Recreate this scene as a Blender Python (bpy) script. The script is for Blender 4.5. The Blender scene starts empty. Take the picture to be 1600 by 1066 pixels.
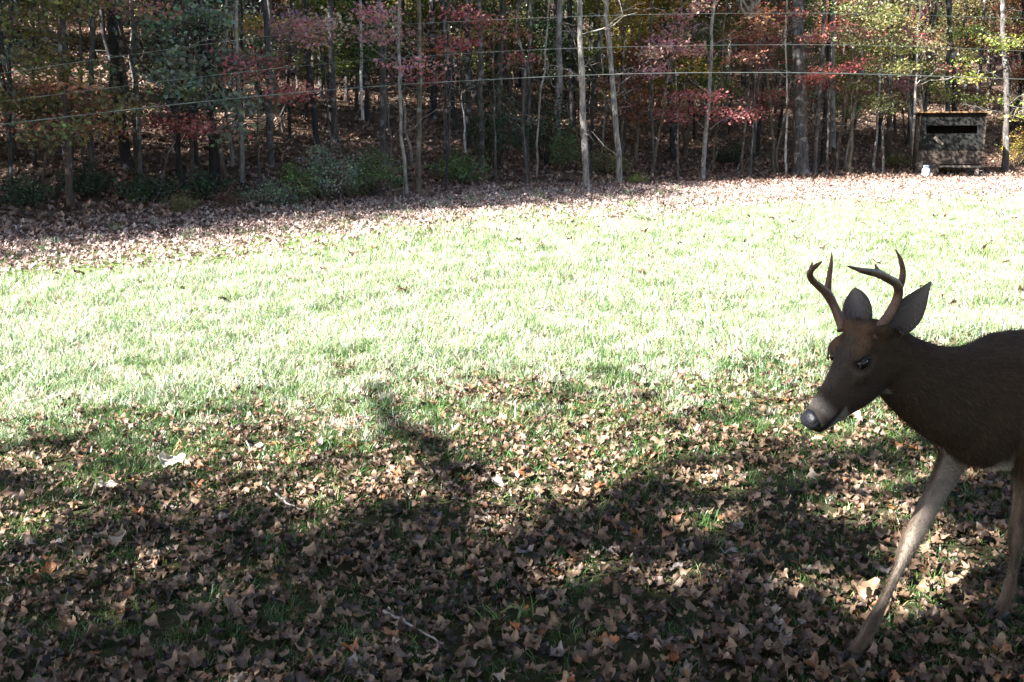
import bpy, bmesh, math, random
import numpy as np
from mathutils import Vector, Matrix, Euler

# ------------------------------------------------------------------ camera, sky, sun, exposure
SC = bpy.context.scene
COL = SC.collection
CAM_H = 1.5
FPX = 1537.0                       # focal length in pixels of the 1600 px wide photograph
PITCH = math.radians(12.2)
camd = bpy.data.cameras.new('camera')
camd.sensor_width = 36.0
camd.lens = FPX / 1600 * 36
camd.clip_start = 0.05
camd.clip_end = 2000
cam = bpy.data.objects.new('camera', camd)
COL.objects.link(cam)
cam.location = (0, 0, CAM_H)
cam.rotation_euler = (math.radians(90) - PITCH, 0, 0)
SC.camera = cam

SUN_EL = math.radians(38)
SUN_AZ = math.radians(35)          # travel direction of the light, measured from +x towards +y
TRAVEL = Vector((math.cos(SUN_AZ) * math.cos(SUN_EL), math.sin(SUN_AZ) * math.cos(SUN_EL), -math.sin(SUN_EL)))
world = bpy.data.worlds.new('World')
SC.world = world
world.use_nodes = True
wn = world.node_tree
sky = wn.nodes.new('ShaderNodeTexSky')
sky.sky_type = 'NISHITA'
sky.sun_disc = False
sky.sun_elevation = SUN_EL
sv = -TRAVEL
sky.sun_rotation = math.atan2(sv.x, sv.y)
bg = wn.nodes['Background']
wn.links.new(sky.outputs[0], bg.inputs[0])
bg.inputs[1].default_value = 0.05
sund = bpy.data.lights.new('sun', 'SUN')
sund.energy = 5.0
sund.angle = math.radians(0.5)
sund.color = (1.0, 0.965, 0.92)
sun = bpy.data.objects.new('sun', sund)
COL.objects.link(sun)
sun.rotation_euler = TRAVEL.to_track_quat('-Z', 'Y').to_euler()
sun.location = (-20, -20, 30)
SC.view_settings.view_transform = 'Standard'
SC.view_settings.look = 'None'
SC.view_settings.exposure = 2.9
SC.view_settings.gamma = 1.0
SC.render.engine = 'CYCLES'
SC.cycles.use_denoising = True
SC.cycles.max_bounces = 5
SC.cycles.diffuse_bounces = 3
SC.cycles.transmission_bounces = 3
SC.cycles.glossy_bounces = 2
SC.cycles.sample_clamp_indirect = 6

RNG = np.random.default_rng(11)
random.seed(5)

# ------------------------------------------------------------------ pixel helpers and terrain
FW = np.array([0, math.cos(PITCH), -math.sin(PITCH)])
UP = np.array([0, math.sin(PITCH), math.cos(PITCH)])
CP = np.array([0, 0, CAM_H])

def ray(px, py):
    return np.array([1.0, 0, 0]) * (px - 800) / FPX + UP * (533 - py) / FPX + FW

def at_depth(px, py, d):
    r = ray(px, py)
    return CP + r * (d / r[1])

EX = np.array([-90, -60, -30, -20, -12, -7.7, -4.8, 0, 5.8, 15, 30, 60, 100.])
EY = np.array([-62, -36, -8, 3.5, 11.2, 15.2, 18.6, 23.4, 26.9, 29.3, 32, 36, 40.])

def edge_y(x):
    return np.interp(x, EX, EY)

def sp(t, k=1.5):
    return np.logaddexp(0, np.asarray(t) * k) / k

def height(x, y):
    x = np.asarray(x, float); y = np.asarray(y, float)
    z = -0.035 * np.minimum(sp(-x - 1), 12)
    s = (y - edge_y(x)) * np.clip(0.72 + (x + 8) * 0.012, 0.7, 1.0)
    w = 1 / (1 + np.exp(-(x - 4) * 0.35))
    slope = 0.29 * (1 - w) + 0.20 * w
    start = 0.6 * (1 - w) + 5.0 * w
    rise = np.minimum(sp(s - start, 0.8), 70)
    z = z + slope * rise
    z = z + 0.03 * np.sin(x * 0.9 + 1) * np.sin(y * 0.7) * np.clip((y - 7) / 6, 0, 1)
    z = z + np.clip(s / 6, 0, 1) * 0.12 * np.sin(x * 0.8 + 0.5 * y) * np.sin(y * 0.55 + 0.6)
    return z

def on_ground(px, py):
    r = ray(px, py)
    t = 1.0
    while t < 120:
        p = CP + r * t
        if p[2] <= float(height(p[0], p[1])):
            break
        t += 0.05
    lo, hi = t - 0.05, t
    for _ in range(12):
        m = (lo + hi) / 2
        p = CP + r * m
        if p[2] <= float(height(p[0], p[1])): hi = m
        else: lo = m
    p = CP + r * hi
    p[2] = float(height(p[0], p[1]))
    return p

# ------------------------------------------------------------------ small object helpers
def tag(o, label=None, cat=None, group=None, kind=None):
    if label: o['label'] = label
    if cat: o['category'] = cat
    if group: o['group'] = group
    if kind: o['kind'] = kind
    return o

def empty(name, loc, label=None, cat=None, group=None):
    o = bpy.data.objects.new(name, None)
    o.empty_display_size = 0.2
    o.location = loc
    COL.objects.link(o)
    return tag(o, label, cat, group)

def mesh_obj(name, verts, faces, mat, parent=None, smooth=False, color=None):
    me = bpy.data.meshes.new(name)
    me.from_pydata([tuple(v) for v in verts], [], [tuple(f) for f in faces])
    if smooth:
        me.polygons.foreach_set('use_smooth', np.ones(len(me.polygons), bool))
    me.materials.append(mat)
    o = bpy.data.objects.new(name, me)
    COL.objects.link(o)
    if parent: o.parent = parent
    if color: o.color = (*color, 1)
    return o

def link_mesh(name, me, parent=None, loc=(0, 0, 0), rot=(0, 0, 0), scale=(1, 1, 1), color=None):
    o = bpy.data.objects.new(name, me)
    COL.objects.link(o)
    o.location = loc; o.rotation_euler = rot; o.scale = scale
    if parent: o.parent = parent
    if color: o.color = (*color, 1)
    return o

def tube(path, radii, segs=8, cap=True, flat=None):
    """verts, faces of a tube along path; radii scalar or (side, other) per point"""
    path = np.asarray(path, float); n = len(path)
    tang = np.gradient(path, axis=0)
    tang /= np.linalg.norm(tang, axis=1)[:, None] + 1e-9
    ref = np.array([0, 1.0, 0]) if flat is None else np.asarray(flat, float)
    if abs(tang[0] @ ref) > 0.9 and flat is None: ref = np.array([1.0, 0, 0])
    V = []
    for i in range(n):
        a = ref - tang[i] * (ref @ tang[i]); a /= np.linalg.norm(a) + 1e-9
        b = np.cross(tang[i], a)
        r = radii[i]
        ra, rb = (r, r) if np.isscalar(r) else r
        for k in range(segs):
            t = 2 * math.pi * k / segs
            V.append(path[i] + a * ra * math.cos(t) + b * rb * math.sin(t))
    F = []
    for i in range(n - 1):
        for k in range(segs):
            k2 = (k + 1) % segs
            F.append((i * segs + k, i * segs + k2, (i + 1) * segs + k2, (i + 1) * segs + k))
    if cap:
        F.append(tuple(range(segs))[::-1])
        F.append(tuple((n - 1) * segs + k for k in range(segs)))
    return V, F

class MB:
    def __init__(self): self.v = []; self.f = []
    def add(self, V, F):
        b = len(self.v); self.v += [tuple(p) for p in V]; self.f += [tuple(i + b for i in f) for f in F]
    def tube(self, *a, **k): self.add(*tube(*a, **k))
    def box(self, lo, hi):
        x0, y0, z0 = lo; x1, y1, z1 = hi
        V = [(x0, y0, z0), (x1, y0, z0), (x1, y1, z0), (x0, y1, z0), (x0, y0, z1), (x1, y0, z1), (x1, y1, z1), (x0, y1, z1)]
        self.add(V, [(3, 2, 1, 0), (4, 5, 6, 7), (0, 1, 5, 4), (1, 2, 6, 5), (2, 3, 7, 6), (3, 0, 4, 7)])
    def build(self, name, mat, parent=None, smooth=False, color=None):
        return mesh_obj(name, self.v, self.f, mat, parent, smooth, color)

# ------------------------------------------------------------------ materials
def new_mat(name):
    m = bpy.data.materials.new(name); m.use_nodes = True
    nt = m.node_tree; nt.nodes.clear()
    out = nt.nodes.new('ShaderNodeOutputMaterial')
    return m, nt, out

def N(nt, t, **kw):
    n = nt.nodes.new(t)
    for k, v in kw.items():
        if k.startswith('i_'):
            key = k[2:]; key = int(key) if key.isdigit() else key
            n.inputs[key].default_value = v
        else: setattr(n, k, v)
    return n

def ramp(nt, stops, interp='LINEAR'):
    r = nt.nodes.new('ShaderNodeValToRGB')
    r.color_ramp.interpolation = interp
    e = r.color_ramp.elements
    while len(e) > 1: e.remove(e[-1])
    e[0].position = stops[0][0]; e[0].color = (*stops[0][1], 1)
    for p, c in stops[1:]:
        q = e.new(p); q.color = (*c, 1)
    return r

def mixc(nt, fac, a, b, mode='MIX'):
    m = nt.nodes.new('ShaderNodeMix'); m.data_type = 'RGBA'; m.blend_type = mode
    for sock, v in ((0, fac), (6, a), (7, b)):
        if hasattr(v, 'is_output'): nt.links.new(v, m.inputs[sock])
        elif sock == 0: m.inputs[0].default_value = v
        else: m.inputs[sock].default_value = (*v, 1)
    return m.outputs[2]

def thin_shader(nt, out, color, trans=0.4, gloss=0.06, rough=0.45, tcol=None):
    """a leaf or blade: reflects and lets light through"""
    d = N(nt, 'ShaderNodeBsdfDiffuse'); t = N(nt, 'ShaderNodeBsdfTranslucent'); g = N(nt, 'ShaderNodeBsdfGlossy')
    g.inputs['Roughness'].default_value = rough
    m1 = N(nt, 'ShaderNodeMixShader'); m2 = N(nt, 'ShaderNodeMixShader')
    m1.inputs[0].default_value = trans; m2.inputs[0].default_value = gloss
    nt.links.new(color, d.inputs[0]); nt.links.new(tcol or color, t.inputs[0])
    nt.links.new(d.outputs[0], m1.inputs[1]); nt.links.new(t.outputs[0], m1.inputs[2])
    nt.links.new(m1.outputs[0], m2.inputs[1]); nt.links.new(g.outputs[0], m2.inputs[2])
    nt.links.new(m2.outputs[0], out.inputs[0])

def instance_ramp_mat(name, stops, trans=0.35, gloss=0.05, vary=0.35, rough=0.5, scale=40, blade=False):
    """colour picked per instance from a ramp, with blotches over it"""
    m, nt, out = new_mat(name)
    oi = N(nt, 'ShaderNodeObjectInfo')
    r = ramp(nt, stops); nt.links.new(oi.outputs['Random'], r.inputs[0])
    tc = N(nt, 'ShaderNodeTexCoord'); no = N(nt, 'ShaderNodeTexNoise', i_Scale=scale, i_Detail=3.0)
    nt.links.new(tc.outputs['Object'], no.inputs['Vector'])
    r2 = ramp(nt, [(0.3, (1 - vary,) * 3), (0.7, (1 + vary,) * 3)]); nt.links.new(no.outputs[0], r2.inputs[0])
    c = mixc(nt, 1.0, r.outputs[0], r2.outputs[0], 'MULTIPLY')
    if blade:
        at = N(nt, 'ShaderNodeAttribute', attribute_name='col')
        c = mixc(nt, 1.0, c, at.outputs['Color'], 'MULTIPLY')
    thin_shader(nt, out, c, trans, gloss, rough)
    return m

def tree_leaf_mat(name, trans=0.4, gloss=0.05):
    m, nt, out = new_mat(name)
    oi = N(nt, 'ShaderNodeObjectInfo')
    at = N(nt, 'ShaderNodeAttribute', attribute_name='col')
    c = mixc(nt, 1.0, oi.outputs['Color'], at.outputs['Color'], 'MULTIPLY')
    thin_shader(nt, out, c, trans, gloss)
    return m

def bark_mat(name):
    m, nt, out = new_mat(name)
    oi = N(nt, 'ShaderNodeObjectInfo'); tc = N(nt, 'ShaderNodeTexCoord')
    mp = N(nt, 'ShaderNodeMapping'); mp.inputs['Scale'].default_value = (1, 1, 0.25)
    nt.links.new(tc.outputs['Object'], mp.inputs[0])
    n1 = N(nt, 'ShaderNodeTexNoise', i_Scale=15.0, i_Detail=6.0, i_Roughness=0.7); nt.links.new(mp.outputs[0], n1.inputs['Vector'])
    n2 = N(nt, 'ShaderNodeTexNoise', i_Scale=3.2, i_Detail=4.0, i_Roughness=0.6); nt.links.new(tc.outputs['Object'], n2.inputs['Vector'])
    r1 = ramp(nt, [(0.36, (0.32, 0.32, 0.32)), (0.64, (1.6, 1.57, 1.53))]); nt.links.new(n1.outputs[0], r1.inputs[0])
    c = mixc(nt, 1.0, oi.outputs['Color'], r1.outputs[0], 'MULTIPLY')
    r2 = ramp(nt, [(0.54, (0, 0, 0)), (0.66, (1, 1, 1))]); nt.links.new(n2.outputs[0], r2.inputs[0])
    sunlit_bark = mixc(nt, 0.5, c, (0.42, 0.41, 0.39))  # whitish blotches imitate sunlit patches in the bark colour
    c2 = mixc(nt, r2.outputs[0], c, sunlit_bark)
    b = N(nt, 'ShaderNodeBsdfPrincipled', i_Roughness=0.9)
    nt.links.new(c2, b.inputs['Base Color'])
    bu = N(nt, 'ShaderNodeBump', i_Strength=0.6, i_Distance=0.02); nt.links.new(n1.outputs[0], bu.inputs['Height'])
    nt.links.new(bu.outputs[0], b.inputs['Normal']); nt.links.new(b.outputs[0], out.inputs[0])
    return m

def noise_mat(name, stops, scale=8.0, rough=0.8, bump=0.2, stretch=(1, 1, 1), detail=4.0, spec=0.3, metallic=0.0):
    m, nt, out = new_mat(name)
    tc = N(nt, 'ShaderNodeTexCoord'); mp = N(nt, 'ShaderNodeMapping'); mp.inputs['Scale'].default_value = stretch
    nt.links.new(tc.outputs['Object'], mp.inputs[0])
    n = N(nt, 'ShaderNodeTexNoise', i_Scale=scale, i_Detail=detail, i_Roughness=0.6); nt.links.new(mp.outputs[0], n.inputs['Vector'])
    r = ramp(nt, stops); nt.links.new(n.outputs[0], r.inputs[0])
    b = N(nt, 'ShaderNodeBsdfPrincipled', i_Roughness=rough)
    b.inputs['Specular IOR Level'].default_value = spec; b.inputs['Metallic'].default_value = metallic
    nt.links.new(r.outputs[0], b.inputs['Base Color'])
    if bump:
        bu = N(nt, 'ShaderNodeBump', i_Strength=bump, i_Distance=0.01); nt.links.new(n.outputs[0], bu.inputs['Height'])
        nt.links.new(bu.outputs[0], b.inputs['Normal'])
    nt.links.new(b.outputs[0], out.inputs[0])
    return m

M_LEAF = tree_leaf_mat('tree_leaf', 0.48, 0.04)
M_BARK = bark_mat('bark')
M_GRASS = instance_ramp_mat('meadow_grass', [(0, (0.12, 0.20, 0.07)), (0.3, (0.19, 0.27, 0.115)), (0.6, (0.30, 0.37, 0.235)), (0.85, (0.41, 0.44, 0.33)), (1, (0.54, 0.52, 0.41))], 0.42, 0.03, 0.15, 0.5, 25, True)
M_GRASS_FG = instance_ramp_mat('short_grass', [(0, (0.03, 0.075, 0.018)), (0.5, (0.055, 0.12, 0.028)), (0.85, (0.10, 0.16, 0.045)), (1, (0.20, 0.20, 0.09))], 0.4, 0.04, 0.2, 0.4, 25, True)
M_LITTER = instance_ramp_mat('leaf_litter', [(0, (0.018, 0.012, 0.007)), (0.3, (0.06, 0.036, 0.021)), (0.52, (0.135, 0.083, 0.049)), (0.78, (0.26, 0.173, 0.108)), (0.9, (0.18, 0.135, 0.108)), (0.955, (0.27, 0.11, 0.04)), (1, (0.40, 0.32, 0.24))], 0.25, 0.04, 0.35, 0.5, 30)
M_EDGE = instance_ramp_mat('bleached_leaf_litter', [(0, (0.13, 0.08, 0.065)), (0.3, (0.28, 0.19, 0.16)), (0.65, (0.42, 0.31, 0.27)), (1, (0.56, 0.46, 0.41))], 0.2, 0.03, 0.3, 0.5, 20)  # dry litter with the strip's sunlight put into its lighter colours
M_FLOOR = instance_ramp_mat('forest_leaf_litter', [(0, (0.07, 0.04, 0.03)), (0.4, (0.15, 0.09, 0.065)), (0.75, (0.27, 0.17, 0.13)), (1, (0.42, 0.29, 0.20))], 0.25, 0.04, 0.3, 0.5, 20)

# ------------------------------------------------------------------ ground
def build_ground():
    xs = np.unique(np.concatenate([np.linspace(-400, -60, 12), np.linspace(-60, -12, 49), np.linspace(-12, 12, 121), np.linspace(12, 60, 65), np.linspace(60, 400, 12)]).round(4))
    ys = np.unique(np.concatenate([np.linspace(-300, -20, 8), np.linspace(-20, 1, 22), np.linspace(1, 12, 56), np.linspace(12, 40, 113), np.linspace(40, 110, 50), np.linspace(110, 500, 12)]).round(4))
    X, Y = np.meshgrid(xs, ys)
    Z = height(X, Y)
    Z += np.where((Y > 1) & (Y < 12), 0.012 * np.sin(X * 7.1 + Y * 3) * np.sin(Y * 6.3), 0)
    V = np.stack([X.ravel(), Y.ravel(), Z.ravel()], 1)
    nx, ny = len(xs), len(ys)
    i = np.arange(nx - 1)[None, :] + np.arange(ny - 1)[:, None] * nx
    Fq = np.stack([i, i + 1, i + 1 + nx, i + nx], -1).reshape(-1, 4)
    m, nt, out = new_mat('ground_soil')
    tc = N(nt, 'ShaderNodeTexCoord')
    n1 = N(nt, 'ShaderNodeTexNoise', i_Scale=6.0, i_Detail=8.0, i_Roughness=0.7); nt.links.new(tc.outputs['Object'], n1.inputs['Vector'])
    n2 = N(nt, 'ShaderNodeTexNoise', i_Scale=30.0, i_Detail=6.0, i_Roughness=0.7); nt.links.new(tc.outputs['Object'], n2.inputs['Vector'])
    soil = ramp(nt, [(0.3, (0.022, 0.022, 0.010)), (0.55, (0.042, 0.045, 0.02)), (0.75, (0.085, 0.07, 0.042))]); nt.links.new(n2.outputs[0], soil.inputs[0])
    gr = ramp(nt, [(0.3, (0.05, 0.075, 0.025)), (0.55, (0.10, 0.14, 0.045)), (0.75, (0.20, 0.21, 0.10))]); nt.links.new(n2.outputs[0], gr.inputs[0])
    lf = ramp(nt, [(0.3, (0.03, 0.02, 0.014)), (0.5, (0.085, 0.056, 0.04)), (0.7, (0.19, 0.135, 0.10))]); nt.links.new(n2.outputs[0], lf.inputs[0])
    a1 = N(nt, 'ShaderNodeAttribute', attribute_name='meadow'); a2 = N(nt, 'ShaderNodeAttribute', attribute_name='woods')
    c = mixc(nt, a1.outputs['Fac'], soil.outputs[0], gr.outputs[0])
    c = mixc(nt, a2.outputs['Fac'], c, lf.outputs[0])
    b = N(nt, 'ShaderNodeBsdfPrincipled', i_Roughness=0.95); b.inputs['Specular IOR Level'].default_value = 0.1
    nt.links.new(c, b.inputs['Base Color'])
    bu = N(nt, 'ShaderNodeBump', i_Strength=0.7, i_Distance=0.03); nt.links.new(n2.outputs[0], bu.inputs['Height'])
    nt.links.new(bu.outputs[0], b.inputs['Normal']); nt.links.new(b.outputs[0], out.inputs[0])
    o = mesh_obj('ground', V, Fq, m, smooth=True)
    s = V[:, 1] - edge_y(V[:, 0])
    for nm, val in (('meadow', np.clip((V[:, 1] - 4.5) / 3, 0, 1)), ('woods', np.clip((s + 6) / 4, 0, 1))):
        at = o.data.attributes.new(nm, 'FLOAT', 'POINT'); at.data.foreach_set('value', val.astype(np.float32))
    tag(o, kind='structure')
build_ground()

# ------------------------------------------------------------------ scatter of uncountable stuff
def make_scatter(name, pts, rot, scl, idx, sources, label=None, cat=None):
    src = bpy.data.collections.new(name + '_sources')       # never linked to the scene
    for k, me in enumerate(sources):
        so = bpy.data.objects.new('%s_piece_%02d' % (name, k), me); src.objects.link(so)
    me = bpy.data.meshes.new(name)
    me.vertices.add(len(pts)); me.vertices.foreach_set('co', np.asarray(pts, np.float32).ravel())
    a = me.attributes.new('rot', 'FLOAT_VECTOR', 'POINT'); a.data.foreach_set('vector', np.asarray(rot, np.float32).ravel())
    a = me.attributes.new('scl', 'FLOAT', 'POINT'); a.data.foreach_set('value', np.asarray(scl, np.float32))
    a = me.attributes.new('idx', 'INT', 'POINT'); a.data.foreach_set('value', np.asarray(idx, np.int32))
    o = bpy.data.objects.new(name, me); COL.objects.link(o)
    ng = bpy.data.node_groups.new(name, 'GeometryNodeTree')
    ng.interface.new_socket('Geometry', in_out='INPUT', socket_type='NodeSocketGeometry')
    ng.interface.new_socket('Geometry', in_out='OUTPUT', socket_type='NodeSocketGeometry')
    gi = ng.nodes.new('NodeGroupInput'); go = ng.nodes.new('NodeGroupOutput')
    ip = ng.nodes.new('GeometryNodeInstanceOnPoints')
    ci = ng.nodes.new('GeometryNodeCollectionInfo')
    ci.inputs['Collection'].default_value = src
    ci.inputs['Separate Children'].default_value = True
    ci.inputs['Reset Children'].default_value = True
    def attr(nm, dt):
        n = ng.nodes.new('GeometryNodeInputNamedAttribute'); n.data_type = dt; n.inputs['Name'].default_value = nm
        return n.outputs['Attribute']
    e2r = ng.nodes.new('FunctionNodeEulerToRotation')
    ng.links.new(attr('rot', 'FLOAT_VECTOR'), e2r.inputs[0])
    ng.links.new(gi.outputs[0], ip.inputs['Points']); ng.links.new(ci.outputs[0], ip.inputs['Instance'])
    ip.inputs['Pick Instance'].default_value = True
    ng.links.new(attr('idx', 'INT'), ip.inputs['Instance Index'])
    ng.links.new(e2r.outputs[0], ip.inputs['Rotation']); ng.links.new(attr('scl', 'FLOAT'), ip.inputs['Scale'])
    ng.links.new(ip.outputs[0], go.inputs[0])
    md = o.modifiers.new('scatter', 'NODES'); md.node_group = ng
    tag(o, label, cat, kind='stuff')
    return o

def grass_tuft_mesh(name, mat, seed, blades=34, spread=0.09, h=(0.05, 0.11), w=0.0035, lean=0.7):
    r = np.random.default_rng(seed); V = []; Fc = []
    for _ in range(blades):
        a = r.uniform(0, 2 * math.pi); d = spread * math.sqrt(r.uniform()); b = np.array([d * math.cos(a), d * math.sin(a), -0.008])
        la = r.uniform(0, 2 * math.pi); L = r.uniform(*h); ln = r.uniform(0.15, lean)
        dirv = np.array([math.cos(la), math.sin(la), 0]); side = np.array([-math.sin(la), math.cos(la), 0])
        ta = r.uniform(-0.9, 0.9); side = side * math.cos(ta) + dirv * math.sin(ta)
        ww = w * r.uniform(0.6, 1.4); i = len(V)
        for t, k in ((0, 1), (0.4, 0.9), (0.75, 0.65)):
            c = b + dirv * (ln * L * t * t) + np.array([0, 0, L * t * (1 - 0.25 * ln * t)])
            V += [c - side * ww * k, c + side * ww * k]
        V.append(b + dirv * (ln * L) + np.array([0, 0, L * (1 - 0.35 * ln)]))
        Fc += [(i, i + 1, i + 3, i + 2), (i + 2, i + 3, i + 5, i + 4), (i + 4, i + 5, i + 6)]
    me = bpy.data.meshes.new(name); me.from_pydata([tuple(v) for v in V], [], Fc); me.materials.append(mat)
    c = r.uniform(0.55, 1.45, (blades, 1)) * (1 + r.normal(0, 0.12, (blades, 3)))
    straw = r.uniform(size=blades) < 0.24; c[straw] = np.array([1.9, 1.45, 1.7]) * r.uniform(0.7, 1.1, (straw.sum(), 1))
    c = np.concatenate([np.repeat(np.clip(c, 0.2, 2), 7, 0), np.ones((blades * 7, 1))], 1)
    at = me.attributes.new('col', 'FLOAT_COLOR', 'POINT'); at.data.foreach_set('color', c.astype(np.float32).ravel())
    return me

def fallen_leaf_mesh(name, mat, seed, lobes=True, curl=0.5):
    """a dry leaf about 1 unit long, curled and cockled"""
    r = np.random.default_rng(seed); n = 11
    t = np.linspace(0, 1, n)
    if lobes:
        w = 0.42 * np.sin(math.pi * t ** 0.8) ** 0.8 * (1 + r.uniform(0.12, 0.4) * np.cos(t * math.pi * 7 + r.uniform(-0.9, 0.9)))
    else:
        w = 0.33 * np.sin(math.pi * t ** 0.85) ** 0.9 * (1 + 0.06 * r.normal(size=n))
    w[0] = 0.012; w[-1] = 0.01; w = np.maximum(w, 0.012)
    cl = curl * r.uniform(0.5, 2.4); cc = curl * r.uniform(0.8, 3.4) * (1 if r.uniform() < 0.75 else -1); tw = r.normal() * 0.8 * curl
    cols = np.array([-1, -0.55, 0, 0.55, 1.0]); V = []
    ph = r.uniform(0, 6, 4)
    for i in range(n):
        for c in cols:
            x = (t[i] - 0.5); y = c * w[i] * (1 - 0.15 * abs(cc) * c * c)
            z = cl * 0.35 * (x * x * 4 - 0.35) + cc * 0.55 * y * y / 0.35 + 0.09 * math.sin(9 * x + ph[0] + 2 * c) * (abs(c) + 0.2) + 0.06 * math.sin(17 * x + ph[1]) * c
            a = tw * x
            V.append((x, y * math.cos(a) - z * math.sin(a), y * math.sin(a) + z * math.cos(a)))
    k = len(cols); Fc = [(i * k + j, (i + 1) * k + j, (i + 1) * k + j + 1, i * k + j + 1) for i in range(n - 1) for j in range(k - 1)]
    # leaf stalk
    b = len(V); z0 = V[2][2]
    V += [(-0.5, -0.012, z0), (-0.5, 0.012, z0), (-0.72, 0.05, z0 + 0.05), (-0.72, 0.03, z0 + 0.06)]
    Fc.append((b, b + 1, b + 2, b + 3))
    V = np.array(V); V[:, 2] -= V[:, 2].min()
    me = bpy.data.meshes.new(name); me.from_pydata([tuple(v) for v in V], [], Fc)
    me.polygons.foreach_set('use_smooth', np.ones(len(me.polygons), bool)); me.materials.append(mat)
    return me

def in_view(n, y0, y1, margin=0.6, power=1.0):
    """random ground points in the wedge the picture shows"""
    u = RNG.uniform(size=n)
    y = (y0 ** 2 + u * (y1 ** 2 - y0 ** 2)) ** 0.5 if power == 1.0 else y0 + (y1 - y0) * u ** power
    x = RNG.uniform(-1, 1, n) * (0.54 * y + margin)
    return x, y

def vnoise(x, y, s, seed=0):
    """cheap smooth value noise in 0..1"""
    g = np.random.default_rng(seed).uniform(size=(64, 64))
    u, v = np.asarray(x) / s, np.asarray(y) / s
    i, j = np.floor(u).astype(int), np.floor(v).astype(int); fu, fv = u - i, v - j
    fu = fu * fu * (3 - 2 * fu); fv = fv * fv * (3 - 2 * fv)
    G = lambda a, b: g[a % 64, b % 64]
    return (G(i, j) * (1 - fu) + G(i + 1, j) * fu) * (1 - fv) + (G(i, j + 1) * (1 - fu) + G(i + 1, j + 1) * fu) * fv

def litter_amount(x, y):
    """how much the dead leaves cover the grass (0..1)"""
    s = y - edge_y(x)
    far = np.clip((s + 9.8 + 2.4 * (vnoise(x, y, 2.5, 3) - 0.5)) / 4.0, 0, 1)
    bound = 5.3 + 0.12 * x + 1.6 * (vnoise(x, y, 0.9, 4) - 0.5)
    near = np.clip((bound + 1.3 - y) / 2.6, 0, 1)
    return np.maximum(far, near)

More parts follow.
